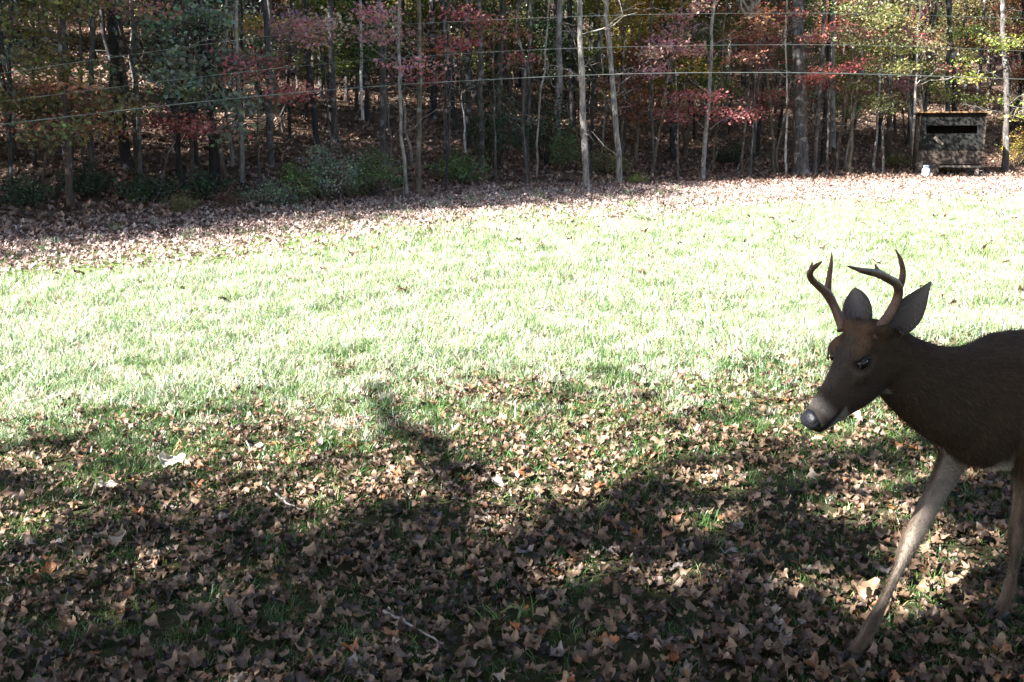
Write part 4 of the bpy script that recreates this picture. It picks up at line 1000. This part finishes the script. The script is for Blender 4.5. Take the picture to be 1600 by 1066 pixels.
def place_leaves():
    r = np.random.default_rng(31); got = []
    for kind, (mat, lab, n) in LEAF_KINDS.items():
        c = 0
        while c < n:
            px = r.uniform(-10, 1610); py = 690 + 390 * r.uniform() ** 0.8
            p = on_ground(px, py)
            if r.uniform() > 0.35 + 0.9 * float(vnoise(p[0], p[1], 0.45, 21)) or any((p[0] - a) ** 2 + (p[1] - b) ** 2 < 0.0035 for a, b in got): continue
            got.append((p[0], p[1])); c += 1
            s = r.uniform(0.038, 0.074)
            o = link_mesh('fallen_leaf', LEAF_MESH[kind][r.integers(5)], None, (p[0], p[1], p[2] + r.uniform(0.008, 0.03)), (r.normal(0, 0.3), r.normal(0, 0.3), r.uniform(0, 6.28)), (s, s, s))
            tag(o, lab, 'leaf', kind + ' fallen leaves in the foreground')
    for i, (px, py, s, lab, rot) in enumerate([
        (268, 733, 0.12, 'largest cream-white lobed leaf lying flat, far from the deer', 0.4), (172, 772, 0.09, 'narrow whitish leaf at the foot of a broad green blade', 0.2),
        (1335, 662, 0.10, 'bright pale leaf under the deer\'s chin', 1.0), (778, 768, 0.08, 'pinkish pale leaf, right of another like it, in mid foreground', 2.0), (730, 742, 0.075, 'crumpled pale leaf in the trunk-shadow\'s dark streak', 2.9),
        (1350, 938, 0.095, 'big pinkish leaf with a folded edge before the deer\'s leading foot', 0.1), (1078, 944, 0.085, 'broad light brown leaf lying flat among dark leaves', 0.0), (1480, 925, 0.07, 'smooth oval tan leaf between the deer\'s forelegs', 0.2)]):
        p = on_ground(px, py); me = fallen_leaf_mesh('pale_fallen_leaf', LEAF_PALE if i < 5 else LEAF_KINDS['tan'][0], 960 + i, i not in (1, 6, 7), 0.3)
        o = link_mesh('pale_fallen_leaf' if i < 5 else 'fallen_leaf', me, None, (p[0], p[1], p[2] + 0.03), (0.25, r.normal(0, 0.15), rot), (s, s, s)); tag(o, lab, 'leaf')
place_leaves()

M_BLADE = instance_ramp_mat('grass_blade', [(0, (0.07, 0.14, 0.03)), (0.6, (0.14, 0.21, 0.06)), (1, (0.26, 0.28, 0.12))], 0.4, 0.06, 0.2, 0.4, 12)
for i, (px, py, h, nb, lab) in enumerate([
    (150, 772, 0.17, 4, 'few broad bright green grass blades by the narrow whitish leaf'), (688, 672, 0.20, 12, 'pale wispy grass clump at the top of the dark trunk shadow'),
    (805, 672, 0.17, 8, 'tall yellow-green grass clump at the shade edge right of the trunk shadow'), (905, 620, 0.22, 14, 'large sunlit arching grass clump at the edge of shade'),
    (960, 612, 0.20, 10, 'sunlit grass clump right beside the large arching one'), (770, 985, 0.20, 6, 'long green blades rising near the grey stick'),
    (820, 975, 0.16, 9, 'dense green clump right of the long green blades'), (530, 655, 0.14, 8, 'low grass clump in the lit leaves left of the trunk shadow'),
    (1145, 650, 0.16, 9, 'grass clump ahead of the deer\'s nose'), (1440, 860, 0.12, 8, 'green grass clump beside the deer\'s leading leg'), (1035, 690, 0.13, 8, 'thin grass clump among the lit brown leaves')]):
    p = on_ground(px, py); me = grass_tuft_mesh('grass_clump', M_BLADE, 700 + i, nb, 0.035, (h * 0.5, h), 0.0045, 0.8)
    o = link_mesh('grass_clump', me, None, p); tag(o, lab, 'grass clump')

# ------------------------------------------------------------------ the deer
def build_deer():
    ah = math.radians(25); pt = math.radians(41)
    h = np.array([-math.cos(ah), -math.sin(ah), 0]); lft = np.array([-h[1], h[0], 0]); zz = np.array([0, 0, 1.0])
    f = h * math.cos(pt) - zz * math.sin(pt); u = h * math.sin(pt) + zz * math.cos(pt)
    RH = np.stack([f, lft, u], 1)
    OH = at_depth(1350, 568, 2.55) - RH @ np.array([.095, .056, .018])
    hb = math.radians(32); hh = np.array([-math.cos(hb), -math.sin(hb), 0]); ll = np.array([-hh[1], hh[0], 0])
    S0 = on_ground(1565, 968) - ll * 0.08; S0[2] = float(height(S0[0], S0[1]))
    RB = np.stack([hh, ll, zz], 1)
    W = lambda p: np.asarray(p, float) @ RB.T                  # deer frame -> world offset from S0
    HW = lambda p: np.asarray(p, float) @ RH.T + (OH - S0)     # head frame -> world offset from S0
    ho = RB.T @ (OH - S0)                                      # head origin in the deer frame
    hdir = RB.T @ f; hup = RB.T @ u
    raw = MB()
    def loft(rings):
        n = len(rings[0]); V = [p for r_ in rings for p in r_]; Fc = []
        for i in range(len(rings) - 1):
            for k in range(n):
                k2 = (k + 1) % n; Fc.append((i * n + k, i * n + k2, (i + 1) * n + k2, (i + 1) * n + k))
        Fc.append(tuple(range(n))[::-1]); Fc.append(tuple((len(rings) - 1) * n + k for k in range(n)))
        raw.add(V, Fc)
    ang = np.linspace(0, 2 * math.pi, 28, endpoint=False)
    # trunk of the body: x, top, bottom, half width, belly narrowing
    tor = [(0.235, .80, .60, .055), (0.20, .835, .545, .095), (0.13, .868, .505, .125), (0.04, .893, .482, .142), (-0.06, .902, .468, .152), (-0.2, .888, .462, .165),
           (-0.36, .876, .468, .172), (-0.5, .875, .49, .168), (-0.64, .885, .52, .160), (-0.78, .89, .545, .152), (-0.9, .865, .575, .125), (-0.98, .82, .63, .08), (-1.01, .78, .67, .04)]
    rings = []
    for x, zt, zb, w in tor:
        zc, hz = (zt + zb) / 2, (zt - zb) / 2
        c, s = np.cos(ang), np.sin(ang); sx = np.sign(c) * abs(c) ** 0.85
        ww = w * (1 - 0.16 * np.clip(s, 0, 1) - 0.12 * np.clip(-s, 0, 1))
        rings.append(W(np.stack([np.full(28, x), sx * ww, zc + s * hz], 1)))
    loft(rings)
    # neck: from inside the shoulders to the skull
    b0 = np.array([0.02, 0, 0.715]); b3 = ho + hdir * 0.0 - hup * 0.03
    b1 = b0 + np.array([0.20, 0, -0.02]); b2 = b3 - np.array([0.15, 0, 0.125])
    nt_ = np.linspace(0, 1, 9)[:, None]; path = (1 - nt_) ** 3 * b0 + 3 * (1 - nt_) ** 2 * nt_ * b1 + 3 * (1 - nt_) * nt_ ** 2 * b2 + nt_ ** 3 * b3
    vr = np.array([.195, .182, .166, .150, .134, .118, .104, .092, .080]); hr = np.array([.12, .115, .105, .095, .085, .077, .070, .065, .058])
    V, Fc = tube(path, list(zip(hr, vr)), 24, flat=(0, 1, 0)); raw.add(W(np.array(V)), Fc)
    # head
    hs = [(-.045, .035, -.075, .040), (-.025, .054, -.098, .054), (0, .067, -.114, .062), (.035, .074, -.132, .066), (.07, .065, -.140, .067), (.10, .051, -.139, .062), (.14, .035, -.130, .050),
          (.18, .023, -.115, .041), (.22, .014, -.098, .036), (.255, .007, -.084, .034), (.278, .002, -.076, .033), (.293, -.008, -.068, .028), (.301, -.022, -.058, .018)]
    rings = []
    for x, zt, zb, w in hs:
        zc, hz = (zt + zb) / 2, (zt - zb) / 2; c, s = np.cos(ang), np.sin(ang)
        jaw = np.clip(-s, 0, 1); k = 0.42 if x < .2 else 0.22
        ww = w * (1 - k * jaw ** 1.5) * (1 - 0.10 * np.clip(s, 0, 1))
        rings.append(HW(np.stack([np.full(28, x), np.sign(c) * abs(c) ** 0.8 * ww, zc + np.sign(s) * abs(s) ** 0.9 * hz], 1)))
    loft(rings)
    def blob(c, r, fr=HW):
        bm = bmesh.new(); bmesh.ops.create_uvsphere(bm, u_segments=14, v_segments=9, radius=1)
        V = np.array([v.co[:] for v in bm.verts]) * np.array(r) + np.array(c); Fc = [[v.index for v in q.verts] for q in bm.faces]; bm.free(); raw.add(fr(V), Fc)
    for s in (1, -1):
        blob((.075, .050 * s, .042), (.038, .018, .016)); blob((.105, .046 * s, -.012), (.045, .018, .022)); blob((.035, .045 * s, -.06), (.05, .022, .05))
        blob((.02, .036 * s, .066), (.022, .02, .018)); blob((-.012, .052 * s, .030), (.022, .02, .022))
        blob((.262, .022 * s, -.030), (.028, .015, .026)); blob((.268, 0, -.066), (.024, .020, .014))
    # legs (deer frame): list of points with (side radius, fore-aft radius)
    def leg(pts):
        P_ = np.array([p[:3] for p in pts], float); R_ = [(p[3], p[4]) for p in pts]
        s = np.linspace(0, len(P_) - 1, 6 * len(P_)); ii = np.arange(len(P_))
        Q = np.stack([np.interp(s, ii, P_[:, k]) for k in range(3)], 1); RA = np.interp(s, ii, [r_[0] for r_ in R_]); RB_ = np.interp(s, ii, [r_[1] for r_ in R_])
        for _ in range(3): Q[1:-1] = (Q[:-2] + 2 * Q[1:-1] + Q[2:]) / 4
        V, Fc = tube(Q, list(zip(RA, RB_)), 16, flat=(0, 1, 0)); raw.add(W(np.array(V)), Fc)
    gR = RB.T @ (on_ground(1338, 1034) - S0); gL = RB.T @ (on_ground(1563, 968) - S0)
    def foreleg(hoof, sd, sh_x):
        hx, hy, hz = hoof; t = lambda a, x0, y0: (x0 + (hx - .03 - x0) * a, y0 + (hy - y0) * a)
        ex, ey = sh_x, .105 * sd
        k = t(.52, ex - .02, ey * .95); ft = t(.93, ex - .02, ey * .95)
        leg([(sh_x + .02, .115 * sd, .70, .055, .095), (sh_x - .01, .12 * sd, .58, .058, .085), (ex - .02, ey, .50, .042, .060), (ex - .02 + (k[0] - ex + .02) * .45, ey + (k[1] - ey) * .45, .40 + hz * .4, .031, .040),
             (k[0] + .006, k[1], .290 + hz * .6, .0275, .033), (k[0] + .008 + (ft[0] - k[0]) * .15, k[1] + (ft[1] - k[1]) * .15, .255 + hz * .7, .0235, .028), (k[0] + (ft[0] - k[0]) * .32, k[1] + (ft[1] - k[1]) * .32, .22 + hz * .8, .0155, .0185), (k[0] + (ft[0] - k[0]) * .7, k[1] + (ft[1] - k[1]) * .7, .15 + hz, .014, .0175),
             (ft[0], ft[1], .095 + hz, .0205, .024), (hx - .012, hy, .055 + hz, .019, .021), (hx + .012, hy, .025 + hz, .022, .027)])
    foreleg(gL, 1, .0); foreleg(gR, -1, .06)
    def hindleg(hoof, sd, kx):
        hx, hy, hz = hoof
        leg([(-.80, .085 * sd, .76, .075, .14), (-.77 + kx * .4, .12 * sd, .64, .068, .115), (-.72 + kx * .8, .125 * sd, .54, .050, .075), (-.80 + kx, .115 * sd, .45, .036, .050), (hx - .10, hy, .345 + hz, .023, .034),
             (hx - .095, hy, .31 + hz, .021, .030), (hx - .06, hy, .20 + hz, .0165, .021), (hx - .03, hy, .10 + hz, .020, .024), (hx - .01, hy, .055 + hz, .019, .021), (hx + .012, hy, .025 + hz, .022, .027)])
    def ghoof(x, y): q = S0 + W((x, y, 0)); return (x, y, float(height(q[0], q[1])) - S0[2])
    hoofs = [tuple(gL), tuple(gR), ghoof(-.98, .09), ghoof(-.62, -.09)]
    hindleg(hoofs[2], 1, -.03); hindleg(hoofs[3], -1, .06)
    # short tail
    tp = np.array([(-.97, 0, .81), (-1.04, 0, .77), (-1.07, 0, .68), (-1.075, 0, .58)]); V, Fc = tube(tp, [(.035, .022), (.045, .022), (.04, .018), (.012, .008)], 12, flat=(0, 1, 0)); raw.add(W(np.array(V)), Fc)
    tmp = mesh_obj('deer_raw', raw.v, raw.f, M_BARK)
    rm = tmp.modifiers.new('r', 'REMESH'); rm.mode = 'VOXEL'; rm.voxel_size = 0.0065
    sm = tmp.modifiers.new('s', 'SMOOTH'); sm.factor = 0.5; sm.iterations = 9
    dg = bpy.context.evaluated_depsgraph_get(); dg.update()
    me = bpy.data.meshes.new_from_object(tmp.evaluated_get(dg)); me.name = 'body'
    bpy.data.objects.remove(tmp)
    n = len(me.vertices); co = np.empty(n * 3, np.float32); me.vertices.foreach_get('co', co); co = co.reshape(-1, 3).astype(float)
    no = np.empty(n * 3, np.float32); me.vertices.foreach_get('normal', no); no = no.reshape(-1, 3).astype(float)
    B = co @ RB; Hd = (co - (OH - S0)) @ RH; NB = no @ RB; NH = no @ RH
    # coat colours
    r = np.random.default_rng(9)
    col = np.tile(np.array([0.046, 0.031, 0.020]), (n, 1))
    def mixin(mask, c, k=1.0):
        nonlocal col
        m_ = np.clip(mask, 0, 1)[:, None] * k; col = col * (1 - m_) + np.array(c) * m_
    sstep = lambda a, b, x: np.clip((x - a) / (b - a), 0, 1) ** 2 * (3 - 2 * np.clip((x - a) / (b - a), 0, 1))
    mixin(sstep(.80, .90, B[:, 2]) * (B[:, 0] < .2), (0.045, 0.033, 0.025), .7)             # darker back
    mixin(sstep(-.5, -.9, NB[:, 2]) * (B[:, 2] > .42) * (B[:, 0] < .1), (0.50, 0.46, 0.40))   # pale belly
    low = sstep(.50, .40, B[:, 2]); mixin(low, (0.15, 0.112, 0.085), .8)                       # legs
    inner = np.where(B[:, 1] > 0, -NB[:, 1], NB[:, 1]); mixin(low * sstep(.1, .7, inner), (0.24, 0.195, 0.155), .8)
    inner2 = np.where(B[:, 1] > -.02, 0, sstep(-.2, .5, NB[:, 1])); mixin(sstep(.64, .5, B[:, 2]) * inner2 * (B[:, 2] > .2) * (B[:, 0] > -.2), (0.28, 0.235, 0.19), .75)
    mixin(sstep(.06, .03, B[:, 2]) , (0.10, 0.075, 0.055), .5)
    ishead = (Hd[:, 0] > -.05) & (Hd[:, 0] < .34) & (abs(Hd[:, 1]) < .085) & (Hd[:, 2] > -.15) & (Hd[:, 2] < .11) & (B[:, 2] > .6)
    hm = ishead.astype(float)
    mixin(hm * sstep(.05, .10, Hd[:, 0]) , (0.044, 0.034, 0.027), .8)
    mixin(hm * sstep(-.02, .02, Hd[:, 0]) * sstep(.13, .07, Hd[:, 0]) * sstep(.035, .06, Hd[:, 2]), (0.10, 0.060, 0.038), .9)   # crown
    mixin(hm * sstep(.03, .07, Hd[:, 0]) * sstep(.25, .2, Hd[:, 0]) * sstep(.01, .03, Hd[:, 2] + .06 * (Hd[:, 0] - .1)) * (abs(Hd[:, 1]) < .03), (0.055, 0.045, 0.039), .7)  # nose ridge
    dring = np.sqrt(((Hd[:, 0] - .095) / 1.25) ** 2 + (Hd[:, 2] - .018) ** 2)
    mixin(hm * sstep(.036, .026, dring) * (abs(Hd[:, 1]) > .03), (0.11, 0.085, 0.066), .35); mixin(hm * sstep(.024, .018, dring) * (abs(Hd[:, 1]) > .03), (0.03, 0.024, 0.02))
    mixin(hm * sstep(.222, .240, Hd[:, 0]) * sstep(.272, .258, Hd[:, 0]) * sstep(-.062, -.03, Hd[:, 2]), (0.17, 0.155, 0.14), .5)     # pale band behind the nose
    mixin(hm * sstep(.252, .268, Hd[:, 0]), (0.035, 0.030, 0.028), .95)
    mixin(hm * sstep(-.062, -.074, Hd[:, 2] + .22 * (Hd[:, 0] - .28)) * (Hd[:, 0] > .20), (0.22, 0.20, 0.18), .7)                                 # chin
    mixin(hm * sstep(.20, .15, Hd[:, 0]) * sstep(.02, .06, Hd[:, 0]) * sstep(-.115, -.13, Hd[:, 2]) * (abs(Hd[:, 1]) < .03), (0.30, 0.26, 0.22), .5)                                           # under the jaw
    mo = abs(Hd[:, 2] + .052 + .12 * (Hd[:, 0] - .27)) ; mixin(hm * sstep(.007, .003, mo) * (Hd[:, 0] > .215), (0.015, 0.012, 0.012), .9)  # mouth line
    st_ = vnoise(np.arctan2(NB[:, 1], NB[:, 0]) * .03 + .1, co[:, 2] * .12, .011, 15); blot = vnoise(co[:, 0] + co[:, 1], co[:, 2], .05, 16)
    col *= (1 - low[:, None] * (0.5 * sstep(.42, .72, st_ * .75 + blot * .25))[:, None])
    col *= (1 + 0.22 * (vnoise(co[:, 0] * 1 + co[:, 2], co[:, 1] + 2 * co[:, 2], .035, 5) - .5))[:, None]
    at = me.attributes.new('col', 'FLOAT_COLOR', 'POINT'); at.data.foreach_set('color', np.concatenate([col, np.ones((n, 1))], 1).astype(np.float32).ravel())
    mt, nt2, out = new_mat('deer_coat')
    a_ = N(nt2, 'ShaderNodeAttribute', attribute_name='col'); b_ = N(nt2, 'ShaderNodeBsdfPrincipled', i_Roughness=0.85); b_.inputs['Specular IOR Level'].default_value = 0.05
    tc = N(nt2, 'ShaderNodeTexCoord'); nz = N(nt2, 'ShaderNodeTexNoise', i_Scale=220.0, i_Detail=3.0); nt2.links.new(tc.outputs['Object'], nz.inputs['Vector'])
    bu = N(nt2, 'ShaderNodeBump', i_Strength=0.35, i_Distance=0.004); nt2.links.new(nz.outputs[0], bu.inputs['Height']); nt2.links.new(bu.outputs[0], b_.inputs['Normal'])
    nt2.links.new(a_.outputs['Color'], b_.inputs['Base Color']); nt2.links.new(b_.outputs[0], out.inputs[0])
    me.materials.clear(); me.materials.append(mt); me.polygons.foreach_set('use_smooth', np.ones(len(me.polygons), bool))
    root = empty('deer', S0, 'dark brown buck with forked antlers walking head-low through the leaves', 'deer')
    link_mesh('body', me, root)
    # coat: short hairs lying back along the body
    ntri = len(me.polygons); idx = r.integers(0, n, 150000)
    p = co[idx] + r.normal(0, .0035, (len(idx), 3)); nn = no[idx]
    fl = np.where(hm[idx][:, None] > 0, -RH[:, 0][None, :] + 0.0, W((-.75, 0, -.65))[None, :])
    fl = np.where((B[idx, 2] < .46)[:, None], np.array([[0, 0, -1.0]]), fl)
    tg = fl - nn * (fl * nn).sum(1)[:, None]; tg /= np.linalg.norm(tg, axis=1)[:, None] + 1e-6
    tg += r.normal(0, .16, tg.shape)
    ln = np.where(hm[idx] > 0, r.uniform(.004, .008, len(idx)), r.uniform(.009, .019, len(idx))); ln = np.where(B[idx, 2] < .42, ln * .55, ln)
    nose = (hm[idx] > 0) & (Hd[idx, 0] > .262); eye = (hm[idx] > 0) & (dring[idx] < .021); ok = ~(nose | eye)
    p, nn, tg, ln, idx = p[ok], nn[ok], tg[ok], ln[ok][:, None], idx[ok]
    sd = np.cross(nn, tg); sd /= np.linalg.norm(sd, axis=1)[:, None] + 1e-6
    w_ = .0007
    V = np.stack([p - sd * w_ - nn * .001, p + sd * w_ - nn * .001, p + tg * ln + nn * ln * .28], 1).reshape(-1, 3); m_ = len(p)
    hme = bpy.data.meshes.new('coat'); hme.vertices.add(3 * m_); hme.vertices.foreach_set('co', V.astype(np.float32).ravel())
    hme.loops.add(3 * m_); hme.loops.foreach_set('vertex_index', np.arange(3 * m_, dtype=np.int32)); hme.polygons.add(m_); hme.polygons.foreach_set('loop_start', np.arange(0, 3 * m_, 3, dtype=np.int32))
    hme.update(calc_edges=True)
    hc = col[idx] * r.uniform(.5, 1.8, (m_, 1)); hc = np.repeat(hc, 3, 0).reshape(m_, 3, 3); hc[:, 2] *= r.choice([.6, 1.0, 1.7], (m_, 1), p=[.35, .4, .25]); hc = hc.reshape(-1, 3)
    at = hme.attributes.new('col', 'FLOAT_COLOR', 'POINT'); at.data.foreach_set('color', np.concatenate([np.clip(hc, 0, 1), np.ones((3 * m_, 1))], 1).astype(np.float32).ravel())
    mh, nt3, out = new_mat('deer_hair'); a_ = N(nt3, 'ShaderNodeAttribute', attribute_name='col'); thin_shader(nt3, out, a_.outputs['Color'], .1, .012, .6); hme.materials.append(mh)
    tag(link_mesh('coat', hme, root), kind='stuff')
    # eyes
    m_eye, nt4, out = new_mat('deer_eye'); b_ = N(nt4, 'ShaderNodeBsdfPrincipled', i_Roughness=0.16); b_.inputs['Base Color'].default_value = (.008, .006, .005, 1); nt4.links.new(b_.outputs[0], out.inputs[0])
    for s in (1, -1):
        bm = bmesh.new(); bmesh.ops.create_uvsphere(bm, u_segments=20, v_segments=12, radius=1)
        V = HW(np.array([v.co[:] for v in bm.verts]) * np.array((.0185, .012, .0145)) + np.array((.095, .0515 * s, .018))); Fc = [[v.index for v in q.verts] for q in bm.faces]; bm.free()
        mesh_obj('eye', V, Fc, m_eye, root, True)
        # upper lid with lashes
        t = np.linspace(0.15, math.pi - 0.15, 9); lid = HW(np.stack([.095 + .021 * np.cos(t), (.0585 + .004 * np.sin(t)) * s, .016 + .016 * np.sin(t)], 1))
        V, Fc = tube(lid, np.full(9, .0032), 6); mesh_obj('eyelid', V, Fc, mt_lid, root, True)
    # nose pad with nostrils
    m_nose = noise_mat('wet_nose', [(.3, (.006, .006, .008)), (.7, (.016, .016, .022))], 160.0, .38, .25, spec=.35)
    rings = []
    for x, zt, zb, w in [(.272, .004, -.046, .024), (.286, .002, -.046, .031), (.298, -.006, -.044, .030), (.306, -.014, -.038, .022), (.309, -.022, -.030, .008)]:
        zc, hz = (zt + zb) / 2, (zt - zb) / 2; rings.append(HW(np.stack([np.full(28, x), np.cos(ang) * w, zc + np.sin(ang) * hz], 1)))
    raw.v, raw.f = [], []; loft(rings); raw.build('nose', m_nose, root, True)
    m_hole = noise_mat('nostril', [(.3, (.002, .002, .002)), (.7, (.004, .004, .004))], 5.0, .9, 0)
    for s in (1, -1):
        V, Fc = tube(HW([(.303, .012 * s, -.016), (.297, .023 * s, -.016), (.287, .029 * s, -.010)]), [(.003, .005), (.0045, .0065), (.002, .003)], 8); mesh_obj('nostril', V, Fc, m_hole, root, True)
    # ears
    def ear(base, tip, normal, width, cup, blunt=2.6, name='ear'):
        base, tip, nrm = (np.asarray(q, float) for q in (base, tip, normal)); ax = tip - base; L = np.linalg.norm(ax); ax /= L
        nrm = nrm - ax * (nrm @ ax); nrm /= np.linalg.norm(nrm); sd_ = np.cross(ax, nrm); V = []; C_ = []; nt_s, ns = 13, 9
        for side in (0, 1):
            for i in range(nt_s):
                t = i / (nt_s - 1); w = width * (0.42 + 0.58 * math.sin(math.pi * min(1, t * 1.05) ** .8)) * (1 - t ** blunt) ** .8 + .002
                for j in range(ns):
                    q = -1 + 2 * j / (ns - 1); c = cup * (1 - t * .55) * (q * q - .6) * w * 1.6 + .012 * math.sin(t * 3.0)
                    off = -.0045 * (1 - abs(q) ** 4) if side else .0
                    V.append(base + ax * L * t + sd_ * q * w * (1 - .25 * cup * (1 - t) * q * q) + nrm * (c + off))
                    if side == 0:
                        e = abs(q) ** 3; C_.append(np.array((.15, .132, .125)) * (1 - e) * (.45 + .55 * t) + np.array((.07, .055, .045)) * e)
                    else: C_.append(np.array((.12, .095, .075)) * (1 - .4 * t))
        Fc = []; m0 = nt_s * ns
        for i in range(nt_s - 1):
            for j in range(ns - 1):
                a, b, c, d = i * ns + j, i * ns + j + 1, (i + 1) * ns + j + 1, (i + 1) * ns + j
                Fc.append((a, b, c, d)); Fc.append((m0 + d, m0 + c, m0 + b, m0 + a))
            Fc.append((i * ns, (i + 1) * ns, m0 + (i + 1) * ns, m0 + i * ns)); Fc.append((m0 + i * ns + ns - 1, m0 + (i + 1) * ns + ns - 1, (i + 1) * ns + ns - 1, i * ns + ns - 1))
        C_ = np.array(C_)
        o = mesh_obj(name, np.array(V) - S0, Fc, mt, root, True); at = o.data.attributes.new('col', 'FLOAT_COLOR', 'POINT')
        at.data.foreach_set('color', np.concatenate([C_, np.ones((len(C_), 1))], 1).astype(np.float32).ravel())
        # hairs inside the ear
        hv, hf = [], []; rr = np.random.default_rng(3)
        for _ in range(260):
            t = rr.uniform(.08, .8); q = rr.choice([-1, 1]) * rr.uniform(.35, .98); i = t * (nt_s - 1); j = (q + 1) / 2 * (ns - 1)
            pz = np.array(V[int(i) * ns + int(j)]) - S0; d = -sd_ * q * .5 + ax * .8 + nrm * .35 + rr.normal(0, .25, 3); d /= np.linalg.norm(d); k = len(hv)
            hv += [pz - ax * .0007, pz + ax * .0007, pz + d * rr.uniform(.012, .028)]; hf.append((k, k + 1, k + 2))
        tag(mesh_obj('ear_hairs', hv, hf, m_earhair, o), kind='stuff')
    m_earhair, nt5, out = new_mat('ear_hair'); rgb = N(nt5, 'ShaderNodeRGB'); rgb.outputs[0].default_value = (.24, .22, .20, 1); thin_shader(nt5, out, rgb.outputs[0], .3, .05)
    ear(at_depth(1394, 524, 2.625), at_depth(1455, 440, 2.66), np.array((-.35, -.9, .25)), .046, .6, 2.0)
    ear(at_depth(1351, 522, 2.70), at_depth(1335, 450, 2.80), np.array((-.55, -.8, .1)), .044, .5, 8)
    # antlers
    m_ant = noise_mat('antler', [(.3, (.07, .036, .022)), (.5, (.13, .072, .047)), (.75, (.20, .125, .09))], 26.0, .5, .5, (1, 1, .4))
    def antler(strokes):
        mb = MB()
        for pts, radii in strokes:
            q = np.array([at_depth(*p_) for p_ in pts]) - S0; s = np.concatenate([[0], np.cumsum(np.linalg.norm(np.diff(q, axis=0), axis=1))]); t = np.linspace(0, s[-1], 26)
            Q = np.stack([np.interp(t, s, q[:, k]) for k in range(3)], 1); R_ = np.interp(t, s, radii)
            for _ in range(2): Q[1:-1] = (Q[:-2] + 2 * Q[1:-1] + Q[2:]) / 4
            R_ = R_ * (1 + r.normal(0, .03, 26)); mb.tube(Q, R_, 12)
        o = mesh_obj('antler_raw', mb.v, mb.f, m_ant); rm_ = o.modifiers.new('r', 'REMESH'); rm_.mode = 'VOXEL'; rm_.voxel_size = .0022
        s_ = o.modifiers.new('s', 'SMOOTH'); s_.factor = .5; s_.iterations = 3
        dg_ = bpy.context.evaluated_depsgraph_get(); dg_.update(); me_ = bpy.data.meshes.new_from_object(o.evaluated_get(dg_)); bpy.data.objects.remove(o)
        me_.name = 'antler'; me_.materials.clear(); me_.materials.append(m_ant); me_.polygons.foreach_set('use_smooth', np.ones(len(me_.polygons), bool)); link_mesh('antler', me_, root)
    antler([([(1362, 528, 2.585), (1372, 515, 2.60), (1388, 494, 2.62), (1401, 472, 2.64), (1407, 455, 2.64), (1402, 443, 2.62), (1390, 437, 2.57), (1372, 427, 2.50), (1350, 424, 2.44), (1324, 416, 2.40)], [.0155, .0145, .0125, .0125, .014, .0125, .0115, .011, .008, .0025]),
            ([(1404, 452, 2.64), (1410, 436, 2.645), (1411, 422, 2.645), (1407, 405, 2.64), (1399, 389, 2.63)], [.011, .0095, .008, .006, .0018]), ([(1376, 430, 2.51), (1371, 422, 2.50), (1367, 412, 2.495)], [.009, .006, .0018])])
    antler([([(1318, 514, 2.66), (1313, 500, 2.675), (1304, 480, 2.70), (1296, 463, 2.71), (1287, 453, 2.70), (1276, 445, 2.67), (1267, 436, 2.64), (1264, 428, 2.62), (1268, 421, 2.58), (1276, 415, 2.55), (1285, 408, 2.52)], [.015, .014, .0125, .0135, .0125, .0105, .0095, .009, .008, .006, .002]),
            ([(1293, 458, 2.71), (1294, 447, 2.715), (1296, 430, 2.72), (1299, 412, 2.72), (1300, 393, 2.715)], [.011, .0095, .0075, .0055, .0018]), ([(1265, 427, 2.615), (1267, 419, 2.615), (1270, 409, 2.615)], [.007, .005, .0018])])
    # burrs at the antler feet
    for a, b in (((1361, 529, 2.584), (1364, 525, 2.588)), ((1318.5, 515, 2.659), (1317, 511, 2.663))):
        V, Fc = tube(np.array([at_depth(*a), at_depth(*b)]) - S0, [.0195, .0175], 14); mesh_obj('antler_burr', V, Fc, m_ant, root, True)
    # cloven hooves
    m_hoof = noise_mat('hoof_horn', [(.3, (.018, .015, .013)), (.7, (.05, .042, .036))], 30.0, .45, .2, (1, 1, .3))
    for hx, hy, hz in hoofs:
        for s in (1, -1):
            rings = []
            for x, w, z0, z1 in [(-.028, .010, .006, .030), (-.005, .013, .0, .040), (.02, .012, .0, .034), (.042, .0075, .0, .020), (.054, .002, .001, .008)]:
                c = np.cos(ang); sn = np.sin(ang); rings.append(W(np.stack([np.full(28, hx + .012 + x), hy + s * .0145 + np.sign(c) * abs(c) ** .7 * w, hz + (z0 + z1) / 2 + np.sign(sn) * abs(sn) ** .7 * (z1 - z0) / 2], 1)))
            raw.v, raw.f = [], []; loft(rings); raw.build('hoof', m_hoof, root, True)
mt_lid = noise_mat('eyelid_skin', [(.3, (.02, .016, .014)), (.7, (.05, .04, .035))], 80.0, .6, .1)
build_deer()
